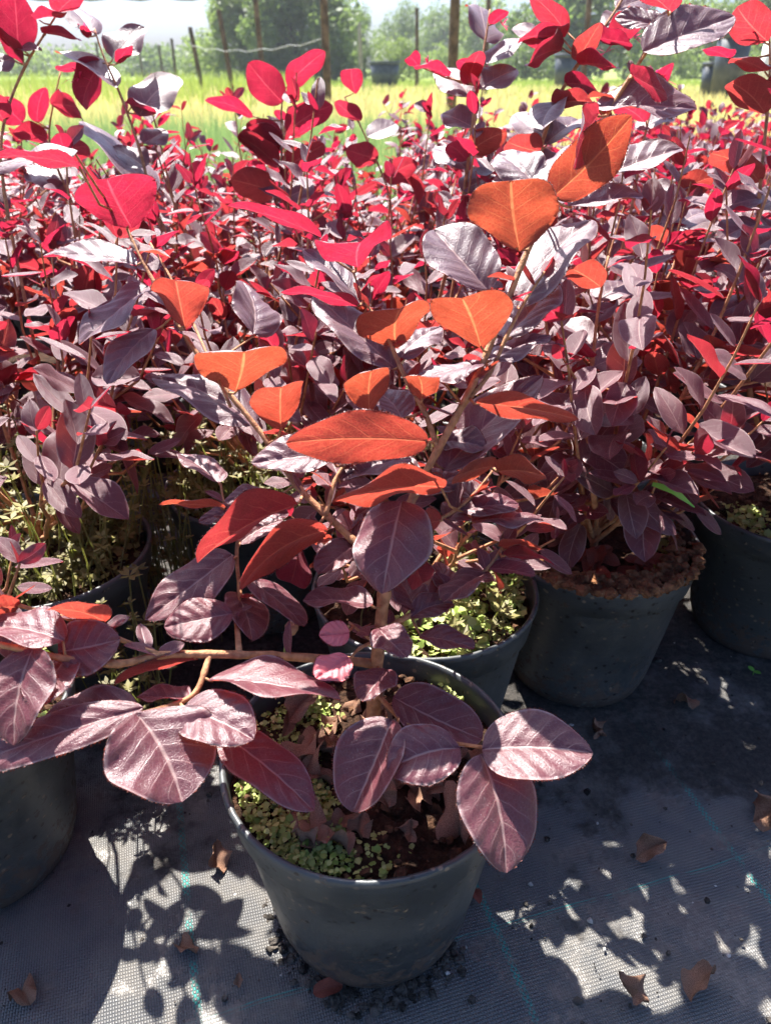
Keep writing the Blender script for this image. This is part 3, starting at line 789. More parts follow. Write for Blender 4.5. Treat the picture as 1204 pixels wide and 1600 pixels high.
LEAVES = [
 # upper right
 (807, 393, 792, 283, 134, 'U', .05, dict(L=.052)), (752, 545, 722, 466, 118, 'U', .05, dict(L=.048)), (616, 546, 620, 484, 108, 'U', .08, dict(L=.046, toff=.03)),
 (372, 612, 386, 550, 128, 'U', .06, dict(L=.048)), (440, 672, 440, 605, 82, 'U', .22, dict(L=.040, toff=-.025)), (576, 646, 578, 580, 68, 'U', .08, dict(L=.036, t=.475)),
 (660, 626, 656, 588, 52, 'U', .05, dict(L=.03)), (670, 688, 446, 690, 78, 'U', .25, dict(toff=-.03)), (744, 631, 903, 656, 36, 'U', .3, {}),
 (522, 714, 393, 729, 56, 'T', .2, dict(t=.43, bend=.5)), (628, 784, 598, 929, 118, 'T', .3, dict(t=.455)), (694, 763, 518, 787, 42, 'U', .3, dict(t=.465)),
 (465, 788, 307, 880, 44, 'U', .55, {}), (512, 828, 370, 925, 50, 'U', .4, dict(bend=.9)), (470, 852, 458, 912, 55, 'U', .95, dict(t=.54)),
 (365, 870, 230, 972, 72, 'T', .35, dict(t=.52)), (363, 962, 257, 984, 66, 'T', .8, dict(t=.50)), (388, 905, 478, 979, 36, 'T', .4, dict(t=.52)),
 (371, 928, 396, 1004, 56, 'T', .1, dict(t=.53)), (582, 946, 474, 940, 34, 'T', .4, dict(t=.49)), (545, 990, 498, 994, 40, 'T', 1., dict(pink=1., t=.485)), (545, 1030, 494, 1062, 48, 'T', 1., dict(pink=1., t=.475)),
 (590, 985, 634, 1030, 52, 'T', .3, dict(t=.49)), (603, 1048, 566, 1098, 56, 'T', .3, dict(t=.495)), (328, 1064, 532, 1096, 50, 'T', .45, {}),
 (612, 1094, 751, 1160, 80, 'T', .35, {}), (714, 1164, 602, 1200, 92, 'T', .3, dict(t=.452)), (617, 1127, 556, 1272, 98, 'T', .3, dict(t=.465, fold=.45)),
 (753, 1168, 925, 1174, 106, 'T', .15, dict(t=.455)), (757, 1178, 796, 1363, 118, 'T', .1, dict(t=.452)), (348, 1146, 492, 1266, 78, 'T', .7, dict(t=.46)),
 (221, 1112, 292, 1250, 165, 'T', .05, dict(t=.425)), (288, 1108, 398, 1156, 90, 'T', .1, dict(t=.44)), (296, 1094, 214, 1092, 26, 'T', .7, dict(t=.45)),
 (225, 1113, -55, 1205, 66, 'T', .15, dict(t=.425)), (214, 1108, 70, 1138, 76, 'T', .1, dict(t=.44)), (48, 1013, 18, 1165, 96, 'T', .5, dict(t=.425)),
 (103, 1000, -30, 978, 58, 'T', .4, dict(t=.43)), (92, 1022, 189, 1002, 88, 'T', .4, dict(t=.435)), (100, 1035, 60, 1110, 70, 'T', .6, dict(t=.44)),
 (166, 972, 74, 953, 26, 'U', .35, {}), (32, 948, -30, 955, 30, 'U', .35, {}), (310, 1029, 178, 1069, 18, 'U', .4, {}),
 # left shoot
 (202, 358, 162, 280, 118, 'U', .95, dict(L=.05)), (288, 514, 272, 438, 78, 'U', .35, dict(L=.044)), (214, 416, 68, 402, 30, 'T', .95, {}), (240, 516, 168, 602, 46, 'T', .35, {}),
 (236, 450, 128, 542, 38, 'T', .3, {}), (402, 660, 242, 588, 64, 'T', .15, {}), (400, 526, 383, 444, 62, 'T', .25, dict(t=.52)), (500, 374, 352, 324, 20, 'U', .95, dict(t=.52)),
 (122, 238, -20, 270, 24, 'T', .8, dict(t=.40)), (130, 262, -10, 244, 20, 'U', .9, dict(t=.40)), (556, 420, 560, 380, 106, 'U', .95, dict(L=.045)), (562, 470, 474, 392, 42, 'T', .2, {}),
 (564, 478, 440, 455, 18, 'U', .95, {}), (616, 580, 488, 462, 62, 'T', .1, {}), (622, 560, 684, 512, 48, 'T', .1, {}), (757, 456, 672, 362, 92, 'T', .1, dict(t=.45)),
 (806, 482, 923, 344, 74, 'T', .1, {}), (795, 530, 872, 442, 56, 'T', .1, {}), (632, 655, 590, 610, 50, 'T', .1, {}), (690, 736, 846, 588, 78, 'T', .45, {}), (757, 570, 644, 600, 26, 'T', .5, {}),
 (764, 565, 860, 526, 32, 'T', .3, {}), (640, 716, 530, 750, 32, 'T', .1, dict(t=.5)), (345, 756, 283, 711, 34, 'T', .2, {}), (350, 795, 246, 791, 12, 'U', .2, {}),
 (374, 802, 310, 815, 28, 'T', .3, {}), (430, 775, 350, 785, 28, 'T', .15, dict(t=.53)), (375, 812, 450, 800, 40, 'T', .25, dict(t=.55)), (372, 850, 440, 812, 40, 'T', .3, dict(t=.55)),
 (868, 313, 992, 186, 82, 'U', .05, dict(t=.43)), (930, 172, 1088, 176, 48, 'T', .5, {}), (935, 180, 900, 250, 30, 'U', .8, {}), (1004, 84, 1146, 28, 66, 'T', .2, dict(t=.40)),
 (944, 276, 1063, 234, 44, 'T', .1, {}), (888, 326, 1004, 311, 30, 'T', .1, {}), (832, 286, 778, 242, 62, 'T', .1, dict(t=.47)), (840, 300, 905, 225, 46, 'T', .15, dict(t=.46)),
 (1030, 45, 960, 30, 30, 'T', .5, {}), (1045, 20, 985, -30, 40, 'U', .8, {}), (985, 120, 1040, 150, 30, 'U', .9, {}),
 (770, 731, 706, 750, 28, 'U', .15, {}), (775, 735, 849, 742, 38, 'U', .1, {}), (735, 815, 846, 812, 26, 'T', .4, dict(t=.52)), (785, 868, 863, 881, 15, 'U', 1., {}), (763, 888, 836, 901, 24, 'T', .95, {}),
 (780, 856, 846, 858, 16, 'U', .2, {}), (760, 895, 690, 942, 38, 'T', .2, {}), (655, 996, 741, 1015, 32, 'T', .4, dict(t=.51)), (640, 868, 658, 912, 44, 'U', .8, dict(t=.51)),
 (650, 955, 622, 905, 50, 'T', .4, dict(t=.52)), (640, 962, 705, 940, 40, 'T', .35, {}), (700, 930, 680, 880, 40, 'T', .4, {}), (700, 815, 740, 780, 50, 'T', .35, {}), (690, 812, 640, 830, 40, 'U', .5, {}),
 (720, 800, 810, 790, 36, 'T', .35, {}), (735, 780, 690, 740, 40, 'T', .3, {}), (655, 770, 720, 740, 44, 'T', .3, dict(t=.5)), (648, 772, 610, 715, 56, 'T', .2, dict(t=.51)), (690, 690, 760, 700, 40, 'T', .35, dict(t=.49)),
 (560, 850, 500, 900, 44, 'T', .4, dict(t=.51)), (590, 870, 640, 900, 40, 'T', .5, dict(t=.52)), (530, 735, 600, 720, 40, 'T', .15, dict(t=.5)), (540, 722, 500, 690, 40, 'T', .15, dict(t=.5)), (585, 655, 560, 615, 40, 'T', .2, dict(t=.5)),
]
for bx, by, tx, ty, w, sd, hue, kw in LEAVES: A.leaf(bx, by, tx, ty, w, sd, hue, **kw)

# small young leaves at the nodes of the front plant
r = random.Random(21)
for q in A.st[::2]:
    if q[1] > 1000 and r.random() < .75 or r.random() < .35: continue
    for c in range(r.randint(1, 2)):
        ax = Vector((r.uniform(-1, 1), r.uniform(-.3, 1), r.uniform(-.2, .8))); nr_ = Vector((r.uniform(-.5, .5), r.uniform(-.2, .6), .8))
        o = link_mesh('leaf', LV[r.randint(0, 9)], root, frame(q[3]+A.inv, ax, nr_, r.uniform(.010, .024))); o.color = (r.uniform(.1, .9), 0, 0, 1)

# taller shoots of neighbours that stand against the field and the sky
def flower(parent, pos, s, seed):
    r = random.Random(seed); V = []; Fc = []
    for k in range(11):
        az = r.uniform(0, 6.28); el = r.uniform(-.1, 1.2); l = s*r.uniform(.7, 1.2); w = s*.07
        d = Vector((math.cos(az)*math.cos(el), math.sin(az)*math.cos(el), math.sin(el))); sdv = d.cross(Vector((0, 0, 1))).normalized()*w
        o0 = len(V); up = Vector((0, 0, 1))
        for i in range(4):
            f = i/3; c = d*l*f+up*(-.35*l*f*f); ww = (.5+.5*math.sin(3.1*f)) if i < 3 else .4
            V += [pos+c-sdv*ww, pos+c+sdv*ww]
        for i in range(3): Fc.append((o0+2*i, o0+2*i+1, o0+2*i+3, o0+2*i+2))
    me = bpy.data.meshes.new('flower'); me.from_pydata([tuple(v) for v in V], [], Fc); me.materials.append(M_PETAL)
    o = link_mesh('flower', me, parent); return o
b = NT("flower_petal")
M_PETAL = b.surf(b.n('MixShader', {0: .45, 1: b.n('BsdfPrincipled', {'Base Color': (.42, .02, .10), 'Roughness': .6}).outputs[0], 2: b.n('BsdfTranslucent', {'Color': (.8, .03, .16)}).outputs[0]}).outputs[0])


def proj(p):
    t = p.y*CP+(CAM_H-p.z)*SP
    return (602+F*p.x/t, 800+F*(-p.y*SP+(CAM_H-p.z)*CP)/t, t)
def accent(stem, r0, leaves, flowers=(), label=None):
    b0 = pt(*stem[0])
    rt = min(ROOTS, key=lambda q: (q.location.xy-b0.xy).length)
    S = Shoot(rt)
    if label: rt['label'] = label
    a = proj(Vector((rt.location.x, rt.location.y, .19)))
    S.stem([a]+list(stem), r0, .0008)
    for bx, by, tx, ty, w, sd, hue, *kw in leaves: S.leaf(bx, by, tx, ty, w, sd, hue, hi=False, **(kw[0] if kw else {}))
    for px, py, sz in flowers: flower(rt, pt(px, py, S.near(px, py)[2])+S.inv, sz, int(px))
accent([(238, 330, .9), (225, 250, .9), (190, 150, .9), (160, 85, .9), (148, 45, .9)], .0022,
       [(150, 55, 88, -6, 32, 'T', .2), (176, 92, 226, 42, 44, 'T', .1), (186, 138, 92, 82, 24, 'T', .15), (214, 180, 276, 118, 54, 'T', .1), (160, 95, 128, 165, 44, 'U', 1., dict(t=.92)),
        (186, 100, 203, 72, 18, 'U', 1.), (225, 225, 262, 205, 30, 'T', .2), (228, 262, 175, 230, 34, 'T', .2), (236, 300, 130, 190, 40, 'T', .15), (140, 60, 128, 40, 14, 'U', 1.), (205, 165, 240, 170, 16, 'U', 1.)], [(132, 48, .014), (125, 122, .02), (200, 78, .012)], 'shrub whose tall shoot with grey leaves and red buds reaches the sky, upper left')
accent([(-6, 260, .85), (10, 170, .85), (40, 100, .85), (72, 50, .85), (100, 5, .85), (122, -45, .85)], .002,
       [(32, 78, 25, -22, 60, 'U', 1.), (38, 98, -12, 42, 22, 'U', 1.), (20, 90, -40, 118, 28, 'T', .1), (24, 78, 68, 79, 9, 'T', .2), (60, 32, 103, 22, 15, 'U', 1.), (70, 55, 130, 68, 12, 'U', 1.), (5, 190, -20, 140, 40, 'U', .9), (90, 20, 130, -10, 30, 'U', .9)], (), 'shrub with a tall shoot of crimson leaves in the top left corner')
accent([(120, 330, 1.), (92, 270, 1.), (74, 215, 1.), (84, 160, 1.), (95, 112, 1.)], .002,
       [(36, 192, -6, 155, 42, 'U', 1., dict(t=1.)), (56, 192, 68, 136, 28, 'U', 1.), (80, 165, 122, 170, 40, 'U', .9), (75, 215, 20, 205, 28, 'U', .9), (95, 112, 142, 104, 14, 'U', 1.), (85, 240, 140, 230, 40, 'U', .8), (100, 290, 40, 262, 40, 'T', .3)])
accent([(430, 340, 1.), (442, 240, 1.), (438, 170, 1.), (446, 138, 1.)], .002,
       [(440, 162, 386, 100, 52, 'U', .95), (449, 134, 508, 80, 36, 'U', .95), (446, 206, 518, 162, 42, 'U', .9), (440, 232, 385, 192, 44, 'U', .85), (396, 182, 320, 155, 20, 'U', 1., dict(t=1.)), (446, 228, 370, 212, 44, 'U', .9), (435, 260, 372, 210, 30, 'U', .8), (440, 270, 510, 228, 36, 'U', .7), (432, 300, 360, 280, 50, 'U', .5), (430, 320, 490, 290, 40, 'T', .2)], (), 'shrub with crimson leaves standing before the big tree, left of centre')
accent([(620, 330, 1.1), (588, 250, 1.1), (560, 190, 1.1), (538, 152, 1.1)], .0018,
       [(553, 147, 546, 108, 34, 'U', .95), (562, 190, 522, 160, 24, 'U', .9), (575, 215, 620, 195, 30, 'T', .2), (590, 250, 540, 235, 36, 'U', .8), (600, 280, 650, 250, 36, 'U', .8)], (), 'shrub with one small crimson tip leaf near the middle of the field')
accent([(722, 330, .8), (735, 220, .8), (745, 130, .8), (758, 65, .8), (765, 15, .8)], .0024,
       [(756, 64, 745, 8, 48, 'T', .1), (735, 152, 687, 106, 48, 'T', .1), (730, 134, 748, 80, 32, 'U', .85), (757, 100, 814, 60, 26, 'T', .15), (766, 40, 792, 18, 18, 'U', 1.), (738, 200, 690, 178, 36, 'T', .15), (746, 140, 806, 108, 40, 'T', .1), (733, 235, 790, 205, 40, 'U', .4),
        (728, 265, 680, 230, 40, 'T', .1), (724, 300, 772, 275, 44, 'T', .1), (730, 250, 700, 225, 30, 'U', .9), (748, 115, 715, 95, 26, 'U', 1.), (700, 120, 645, 105, 14, 'U', 1., dict(t=.8)), (655, 105, 640, 88, 24, 'U', 1., dict(t=.8))], [(785, 40, .012), (668, 100, .012)], 'shrub with a tall shoot of round grey leaves beside the thickest post')
accent([(818, 330, .72), (842, 235, .72), (866, 160, .72), (898, 105, .72), (942, 45, .72), (972, 0, .72), (990, -45, .72)], .0026,
       [(902, 96, 938, 36, 32, 'U', .5), (885, 50, 832, -8, 34, 'U', .8, dict(t=.73)), (942, 42, 976, 22, 26, 'T', .4), (868, 160, 842, 205, 44, 'T', .1), (852, 228, 906, 188, 46, 'T', .1), (952, 62, 1008, 20, 40, 'U', .9), (876, 72, 798, 46, 22, 'T', .15), (880, 60, 810, 62, 30, 'U', .9, dict(t=.73)),
        (850, 215, 800, 180, 44, 'T', .1), (840, 240, 790, 225, 40, 'U', .5), (900, 100, 960, 105, 22, 'U', 1.), (835, 265, 885, 250, 44, 'T', .15), (826, 300, 770, 280, 50, 'T', .1), (880, 130, 930, 140, 26, 'U', 1.), (930, 60, 985, 70, 26, 'U', 1.), (880, 75, 830, 95, 34, 'U', .9), (960, 15, 1020, -5, 34, 'T', .3), (862, 165, 925, 160, 30, 'U', .6)], [(945, 82, .022), (990, 60, .012)], 'shrub with the tall red and grey shoot crossing the broad tree, crimson flower on it')
accent([(1160, 640, .72), (1178, 450, .72), (1185, 300, .72), (1198, 180, .72), (1203, 100, .72), (1200, 40, .72)], .0026,
       [(1197, 178, 1142, 128, 50, 'U', .5), (1194, 68, 1146, 14, 58, 'U', .7), (1190, 284, 1112, 238, 42, 'U', .35), (1184, 310, 1115, 330, 34, 'T', .1), (1138, 92, 1098, 78, 16, 'U', 1., dict(t=.74)), (1195, 112, 1140, 92, 18, 'U', .6), (1182, 350, 1120, 375, 40, 'T', .15), (1178, 420, 1120, 400, 44, 'U', .3),
        (1176, 470, 1110, 500, 40, 'T', .2), (1170, 520, 1105, 540, 44, 'T', .2), (1185, 330, 1240, 300, 40, 'T', .1), (1200, 150, 1240, 120, 40, 'U', .6), (1165, 580, 1100, 600, 40, 'T', .3), (1180, 390, 1235, 360, 44, 'T', .2)], [(1180, 42, .016)])
accent([(985, 340, .9), (1000, 240, .9), (1020, 155, .9), (1026, 120, .9)], .002,
       [(1016, 152, 1052, 98, 22, 'U', 1.), (1002, 205, 1055, 172, 28, 'T', .15), (1010, 190, 960, 160, 30, 'U', .9), (998, 250, 1050, 240, 30, 'U', .9), (995, 280, 940, 262, 36, 'T', .1)], [(1022, 128, .030)], 'shrub topped by a bright crimson strap-petalled flower, upper right')
accent([(800, 420, .95), (815, 330, .95), (822, 260, .95)], .0018, [(820, 262, 870, 240, 30, 'U', .9), (818, 290, 760, 270, 36, 'T', .1), (812, 330, 880, 310, 40, 'T', .1)], [(822, 245, .022)])
accent([(930, 800, .66), (915, 690, .66), (925, 560, .66), (935, 470, .66), (950, 400, .66)], .0030,
       [(922, 560, 880, 528, 20, 'U', 1.), (915, 660, 830, 620, 44, 'T', .3), (918, 640, 990, 660, 46, 'T', .3), (925, 570, 1000, 560, 44, 'T', .25), (928, 540, 870, 500, 40, 'T', .25), (915, 700, 985, 745, 50, 'T', .3), (918, 720, 840, 745, 44, 'T', .35), (935, 470, 985, 440, 44, 'T', .2), (938, 450, 890, 420, 44, 'U', .3)])
accent([(1010, 560, .8), (1015, 460, .8), (1050, 360, .8), (1060, 300, .8)], .002, [(1050, 360, 1100, 330, 44, 'T', .1), (1040, 390, 985, 370, 44, 'U', .3), (1060, 300, 1110, 275, 40, 'U', .4), (1055, 320, 1010, 290, 40, 'T', .1), (1016, 470, 1075, 455, 46, 'U', .15), (1012, 510, 960, 490, 44, 'T', .2)], (), 'shrub right behind the pot spilling bark, grey and orange leaves')

# ------------------------------------------------------------------ growth and litter on the pots
def poly_soup(name, V, k, mat, attr):
    n = len(V)//k; me = bpy.data.meshes.new(name)
    me.vertices.add(len(V)); me.vertices.foreach_set('co', np.asarray(V, np.float32).ravel())
    me.loops.add(len(V)); me.loops.foreach_set('vertex_index', np.arange(len(V), dtype=np.int32))
    me.polygons.add(n); me.polygons.foreach_set('loop_start', np.arange(0, len(V), k, dtype=np.int32)); me.update(calc_edges=True)
    a = me.attributes.new('hue', 'FLOAT', 'POINT'); a.data.foreach_set('value', np.asarray(attr, np.float32)); me.materials.append(mat)
    o = bpy.data.objects.new(name, me); COL.objects.link(o); return o
def discs(P, size, seed, up=.8, k=6):
    r = np.random.default_rng(seed); n = len(P)
    N_ = r.normal(size=(n, 3))*(1-up)+np.array([0, 0, up]); N_ /= np.linalg.norm(N_, axis=1)[:, None]
    a = np.cross(N_, r.normal(size=(n, 3))); a /= np.linalg.norm(a, axis=1)[:, None]; b_ = np.cross(N_, a)
    s = size*(.5+r.random(n))
    ang = np.arange(k)*2*math.pi/k
    rad = s[:, None]*(.8+.4*r.random((n, k)))
    V = P[:, None, :]+a[:, None, :]*(np.cos(ang)*rad)[:, :, None]+b_[:, None, :]*(np.sin(ang)*rad)[:, :, None]
    V[:, :, 2] += (.25*s[:, None])*np.cos(ang*2)
    return V.reshape(-1, 3)
def clumps(cx, cy, z, spots, n, spread, rise, seed):
    r = np.random.default_rng(seed); P = []
    for (x, y) in spots:
        d = r.normal(size=(n, 2))*spread
        zz = z+rise*np.exp(-(d**2).sum(1)/(2*spread**2))*r.random(n)
        P.append(np.stack([cx+x+d[:, 0], cy+y+d[:, 1], zz], 1))
    P = np.concatenate(P); q = np.hypot(P[:, 0]-cx, P[:, 1]-cy)
    return P[q < .0905]
def moss(cx, cy, spots, n, size, lab, seed, mat=M_MOSS, z=.153, rise=.012, spread=.010):
    P = clumps(cx, cy, z, spots, n, spread, rise, seed)
    r = np.random.default_rng(seed+1); h = np.repeat(np.clip(r.random(len(P))*.9+.1*r.random(len(P)), 0, 1), 6)
    return tag(poly_soup('moss', discs(P, size, seed, .72), 6, mat, h), lab, 'moss', kind='stuff')
r = random.Random(3)
sp = []
for i in range(46):
    a = math.radians(r.uniform(155, 252)); q = r.uniform(.045, .094); sp.append((math.cos(a)*q, math.sin(a)*q))
for i in range(3):
    a = math.radians(r.uniform(255, 275)); q = r.uniform(.06, .088); sp.append((math.cos(a)*q, math.sin(a)*q))
for i in range(7): sp.append((r.uniform(.045, .062), r.uniform(.05, .07)))
for i in range(6): sp.append((r.uniform(-.06, -.03), r.uniform(.03, .07)))
moss(MAIN.x, MAIN.y, sp, 60, .0017, 'bright green liverwort crowding the front pot left of its stem', 41)
def ring_spots(seed, a0, a1, n, q0=.03, q1=.09):
    r = random.Random(seed); o = []
    for i in range(n):
        a = math.radians(r.uniform(a0, a1)); q = r.uniform(q0, q1); o.append((math.cos(a)*q, math.sin(a)*q))
    return o
moss(.035, .563, ring_spots(5, 250, 420, 40), 22, .0036, 'small green weeds covering the soil just behind the front pot', 42, M_MOSS, .156, .016)
moss(.207, .648, ring_spots(6, 290, 380, 10, .05, .085), 20, .003, 'green moss flecks on the pot spilling bark', 43)
moss(.435, .722, ring_spots(7, 180, 330, 30), 18, .0032, 'green moss on the pot at the right edge', 44)
moss(-.33, .625, ring_spots(8, 0, 360, 60), 22, .0034, 'mossy weeds on the soil at the left edge', 45, M_WEED, .156, .018)
moss(-.145, .765, ring_spots(9, 0, 360, 60), 22, .0036, 'mossy weeds on the soil behind the long side branch', 46, M_WEED, .156, .018)
moss(-.335, .42, ring_spots(10, 0, 360, 40), 22, .003, 'green growth on the pot cut off by the left edge', 47)

def weed_patch(cx, cy, n, h0, h1, lab, seed, rad=.09, zb=.15):
    """thin wiry stems, each with whorls of small pointed leaves"""
    r = random.Random(seed); V = []; H = []
    for i in range(n):
        a = r.uniform(0, 6.28); q = rad*math.sqrt(r.random())
        b0 = Vector((cx+math.cos(a)*q, cy+math.sin(a)*q, zb)); hh = r.uniform(h0, h1)
        tp = b0+Vector((r.uniform(-.03, .03), r.uniform(-.03, .03), hh)); md = b0.lerp(tp, .5)+Vector((r.uniform(-.008, .008), r.uniform(-.008, .008), 0))
        hu = r.random()*.6
        for p, q2 in ((b0, md), (md, tp)):
            for sd in (Vector((.0007, 0, 0)), Vector((0, .0007, 0))):
                V += [p-sd, p+sd, q2+sd, q2-sd]; H += [hu]*4
        for lev in range(r.randint(1, 3)):
            c = b0.lerp(tp, 1-lev*r.uniform(.2, .32)); nl = r.randint(4, 7); l = r.uniform(.005, .012); hu2 = r.random()
            for k in range(nl):
                an = 6.28*k/nl+r.uniform(-.3, .3); d = Vector((math.cos(an), math.sin(an), r.uniform(-.1, .6))).normalized(); s2 = d.cross(Vector((0, 0, 1))).normalized()*l*.22
                V += [c, c+d*l*.5-s2, c+d*l, c+d*l*.5+s2]; H += [hu2]*4
    return tag(tri_soup('weeds', np.array([tuple(v) for v in V]), M_WEED, H, None, True), lab, 'weeds', kind='stuff')
weed_patch(-.33, .625, 120, .03, .12, 'olive weeds with starry leaves in the pot at the left edge', 61)
weed_patch(-.145, .765, 120, .03, .12, 'olive weeds with starry leaves in the pot behind the long branch', 62)
weed_patch(.035, .563, 40, .02, .06, 'short weeds in the pot just behind the front one', 63)
weed_patch(-.235, .70, 70, .14, .27, 'tall olive weeds in the gap between the two weedy pots', 60, .05, .0)
weed_patch(-.235, .53, 26, .08, .20, 'thin weeds in the dark gap behind the long side branch', 59, .04, .0)
k = 64
for p in ROWS:
    if p.y < 1.15 and p.x < .05:
        weed_patch(p.x, p.y, 60, .03, .11, 'olive weeds under the first dense row of shrubs', k); k += 1

DRYV = [leaf_mesh('dry_leaf', M_DRY, 1., .5+.06*i, 12, 4, fold=.3+.2*i, bend=(-1) ** i*(.8+.5*i), curl=.9-.3*i, wave=.9, pucker=.06, seed=70+i, sidebend=.4) for i in range(5)]
DRYR = [leaf_mesh('fallen_leaf', M_DRYRED, 1., .55, 12, 4, fold=.4, bend=.8, curl=.3, wave=.3, pucker=.02, seed=90)]
def dry(pos, L, az, tilt, roll, lab, grp=None, v=0, red=False, name='dry_leaf'):
    M = Matrix.Translation(pos) @ Matrix.Rotation(az, 4, 'Z') @ Matrix.Rotation(tilt, 4, 'X') @ Matrix.Rotation(roll, 4, 'Y') @ Matrix.Scale(L, 4)
    o = link_mesh(name, (DRYR[0] if red else DRYV[v % 5]), None, M)
    return tag(o, lab, 'dry leaf', grp)
r = random.Random(12)
for i in range(34):
    if i < 20: a = math.radians(r.uniform(215, 400)); q = r.uniform(.015, .078)
    else: a = math.radians(r.uniform(40, 200)); q = r.uniform(.02, .075)
    dry(MAIN+Vector((math.cos(a)*q, math.sin(a)*q, .156+r.uniform(0, .010))), r.uniform(.018, .038), r.uniform(0, 6.28), r.uniform(-.4, .4), r.uniform(-.6, .6),
        'curled brown dry leaf in the litter of the front pot', 'leaf litter in the front pot', i)
for i in range(14):
    a = math.radians(r.uniform(180, 330)); q = r.uniform(.01, .07)
    dry(Vector((.207+math.cos(a)*q, .648+math.sin(a)*q, .158+r.uniform(0, .01))), r.uniform(.025, .042), r.uniform(0, 6.28), r.uniform(-.4, .4), r.uniform(-.6, .6),
        'fallen dull red leaf on the pot spilling bark', 'leaf litter in the bark pot', i, True, 'fallen_leaf')
def ground(px, py, z=.0):
    v = (py-800)/F; return pt(px, py, (CAM_H-z)/(SP+v*CP))
for px, py, L, az, tl, rl, v, red, lab in [
    (1010, 1580, .030, 1.0, .1, .2, 1, False, 'large curled dry leaf at the bottom right corner'), (1070, 1570, .032, -.8, .2, -.3, 0, False, 'upright curled dry leaf beside the large one at bottom right'),
    (985, 1345, .034, -1.2, .1, .3, 1, False, 'dark dry leaf on the mat right of the front pot'), (1165, 1285, .045, -1.4, .1, .2, 3, False, 'long dark dry leaf on the mat at the right edge'),
    (490, 1560, .022, -1.3, .15, .2, 0, True, 'small red leaf at the foot of the front pot'), (748, 1420, .015, .3, .2, .2, 0, True, 'tiny orange leaf fragment right of the front pot'),
    (305, 1500, .018, 1.0, .2, .4, 2, False, 'pale crumpled leaf on the sunlit mat'), (372, 1552, .011, .2, .2, .3, 1, False, 'tiny tan leaf bit on the sunlit mat'), (45, 1580, .024, .6, .2, .1, 4, False, 'brown leaf lying in the bottom left corner'),
    (945, 1160, .028, 1.0, .1, .2, 3, False, 'dull brown leaf below the pot spilling bark'), (1075, 1115, .026, .2, .1, .2, 4, False, 'dark leaf in the shade between the right pots'), (345, 1375, .03, .5, .2, .4, 1, False, 'crumpled brown leaf left of the front pot')]:
    dry(ground(px, py)+Vector((0, 0, .006)), L, az, tl, rl, lab, 'dry leaves on the mat', v, red, 'fallen_leaf' if red else 'dry_leaf')

def lumps(name, P, S, mat, lab, cat, seed, flat=.7):
    r = np.random.default_rng(seed)
    g_ = 1.618
    base = np.array([[-1, g_, 0], [1, g_, 0], [-1, -g_, 0], [1, -g_, 0], [0, -1, g_], [0, 1, g_], [0, -1, -g_], [0, 1, -g_], [g_, 0, -1], [g_, 0, 1], [-g_, 0, -1], [-g_, 0, 1]], float)/1.9
    T = [(0, 11, 5), (0, 5, 1), (0, 1, 7), (0, 7, 10), (0, 10, 11), (1, 5, 9), (5, 11, 4), (11, 10, 2), (10, 7, 6), (7, 1, 8), (3, 9, 4), (3, 4, 2), (3, 2, 6), (3, 6, 8), (3, 8, 9), (4, 9, 5), (2, 4, 11), (6, 2, 10), (8, 6, 7), (9, 8, 1)]
    V = []; Fc = []
    for i, (p, s) in enumerate(zip(P, S)):
        q = base*(.65+.7*r.random((12, 1)))*np.array([1, .7+.5*r.random(), flat]); a = r.random()*6.28
        R = np.array([[math.cos(a), -math.sin(a), 0], [math.sin(a), math.cos(a), 0], [0, 0, 1]])
        V += (q@R.T*s+np.asarray(p)).tolist(); Fc += [tuple(12*i+k for k in t) for t in T]
    o = mesh_obj(name, V, Fc, mat, smooth=False); return tag(o, lab, cat, kind='stuff')
nr = np.random.default_rng(77)
n = 1000; xy = np.stack([nr.uniform(-.45, .62, n), .27+.75*nr.random(n)**1.2], 1)
lumps('dirt_crumbs', np.concatenate([xy, np.full((n, 1), .002)], 1), .0008+.0036*nr.random(n)**5, M_DIRT, 'dark soil crumbs strewn over the weed mat', 'soil crumbs', 1)
n = 90; xy = np.stack([nr.uniform(-.45, .55, n), .27+.5*nr.random(n)], 1)
M_PALE = simple_mat('pale_grit', (.30, .28, .25), (.5, .48, .44), 60, .9)
lumps('grit', np.concatenate([xy, np.full((n, 1), .003)], 1), .0008+.0022*nr.random(n)**3, M_PALE, 'pale bits of grit on the weed mat', 'grit', 2)
n = 300; a = nr.uniform(0, 6.28, n); q = .09*np.sqrt(nr.random(n))
lumps('soil_crumbs', np.stack([MAIN.x+np.cos(a)*q, MAIN.y+np.sin(a)*q, .154+.003*nr.random(n)], 1), .001+.0035*nr.random(n)**2, M_CRUMB, 'brown soil crumbs on top of the front pot', 'soil crumbs', 3)
n = 700; a = np.radians(nr.normal(285, 34, n)); q = .072+.027*nr.random(n); fall = nr.random(n)
zz = .165+.006*nr.random(n); over = fall > .80; q = np.where(over, .0965+.006*nr.random(n), q); zz = np.where(over, .1695+.002*nr.random(n), zz)
lumps('bark_crumbs', np.stack([.207+np.cos(a)*q, .648+np.sin(a)*q, zz], 1), .0016+.0052*nr.random(n)**1.8, M_BARK, 'orange brown bark crumbs spilling over a pot rim', 'bark crumbs', 4)
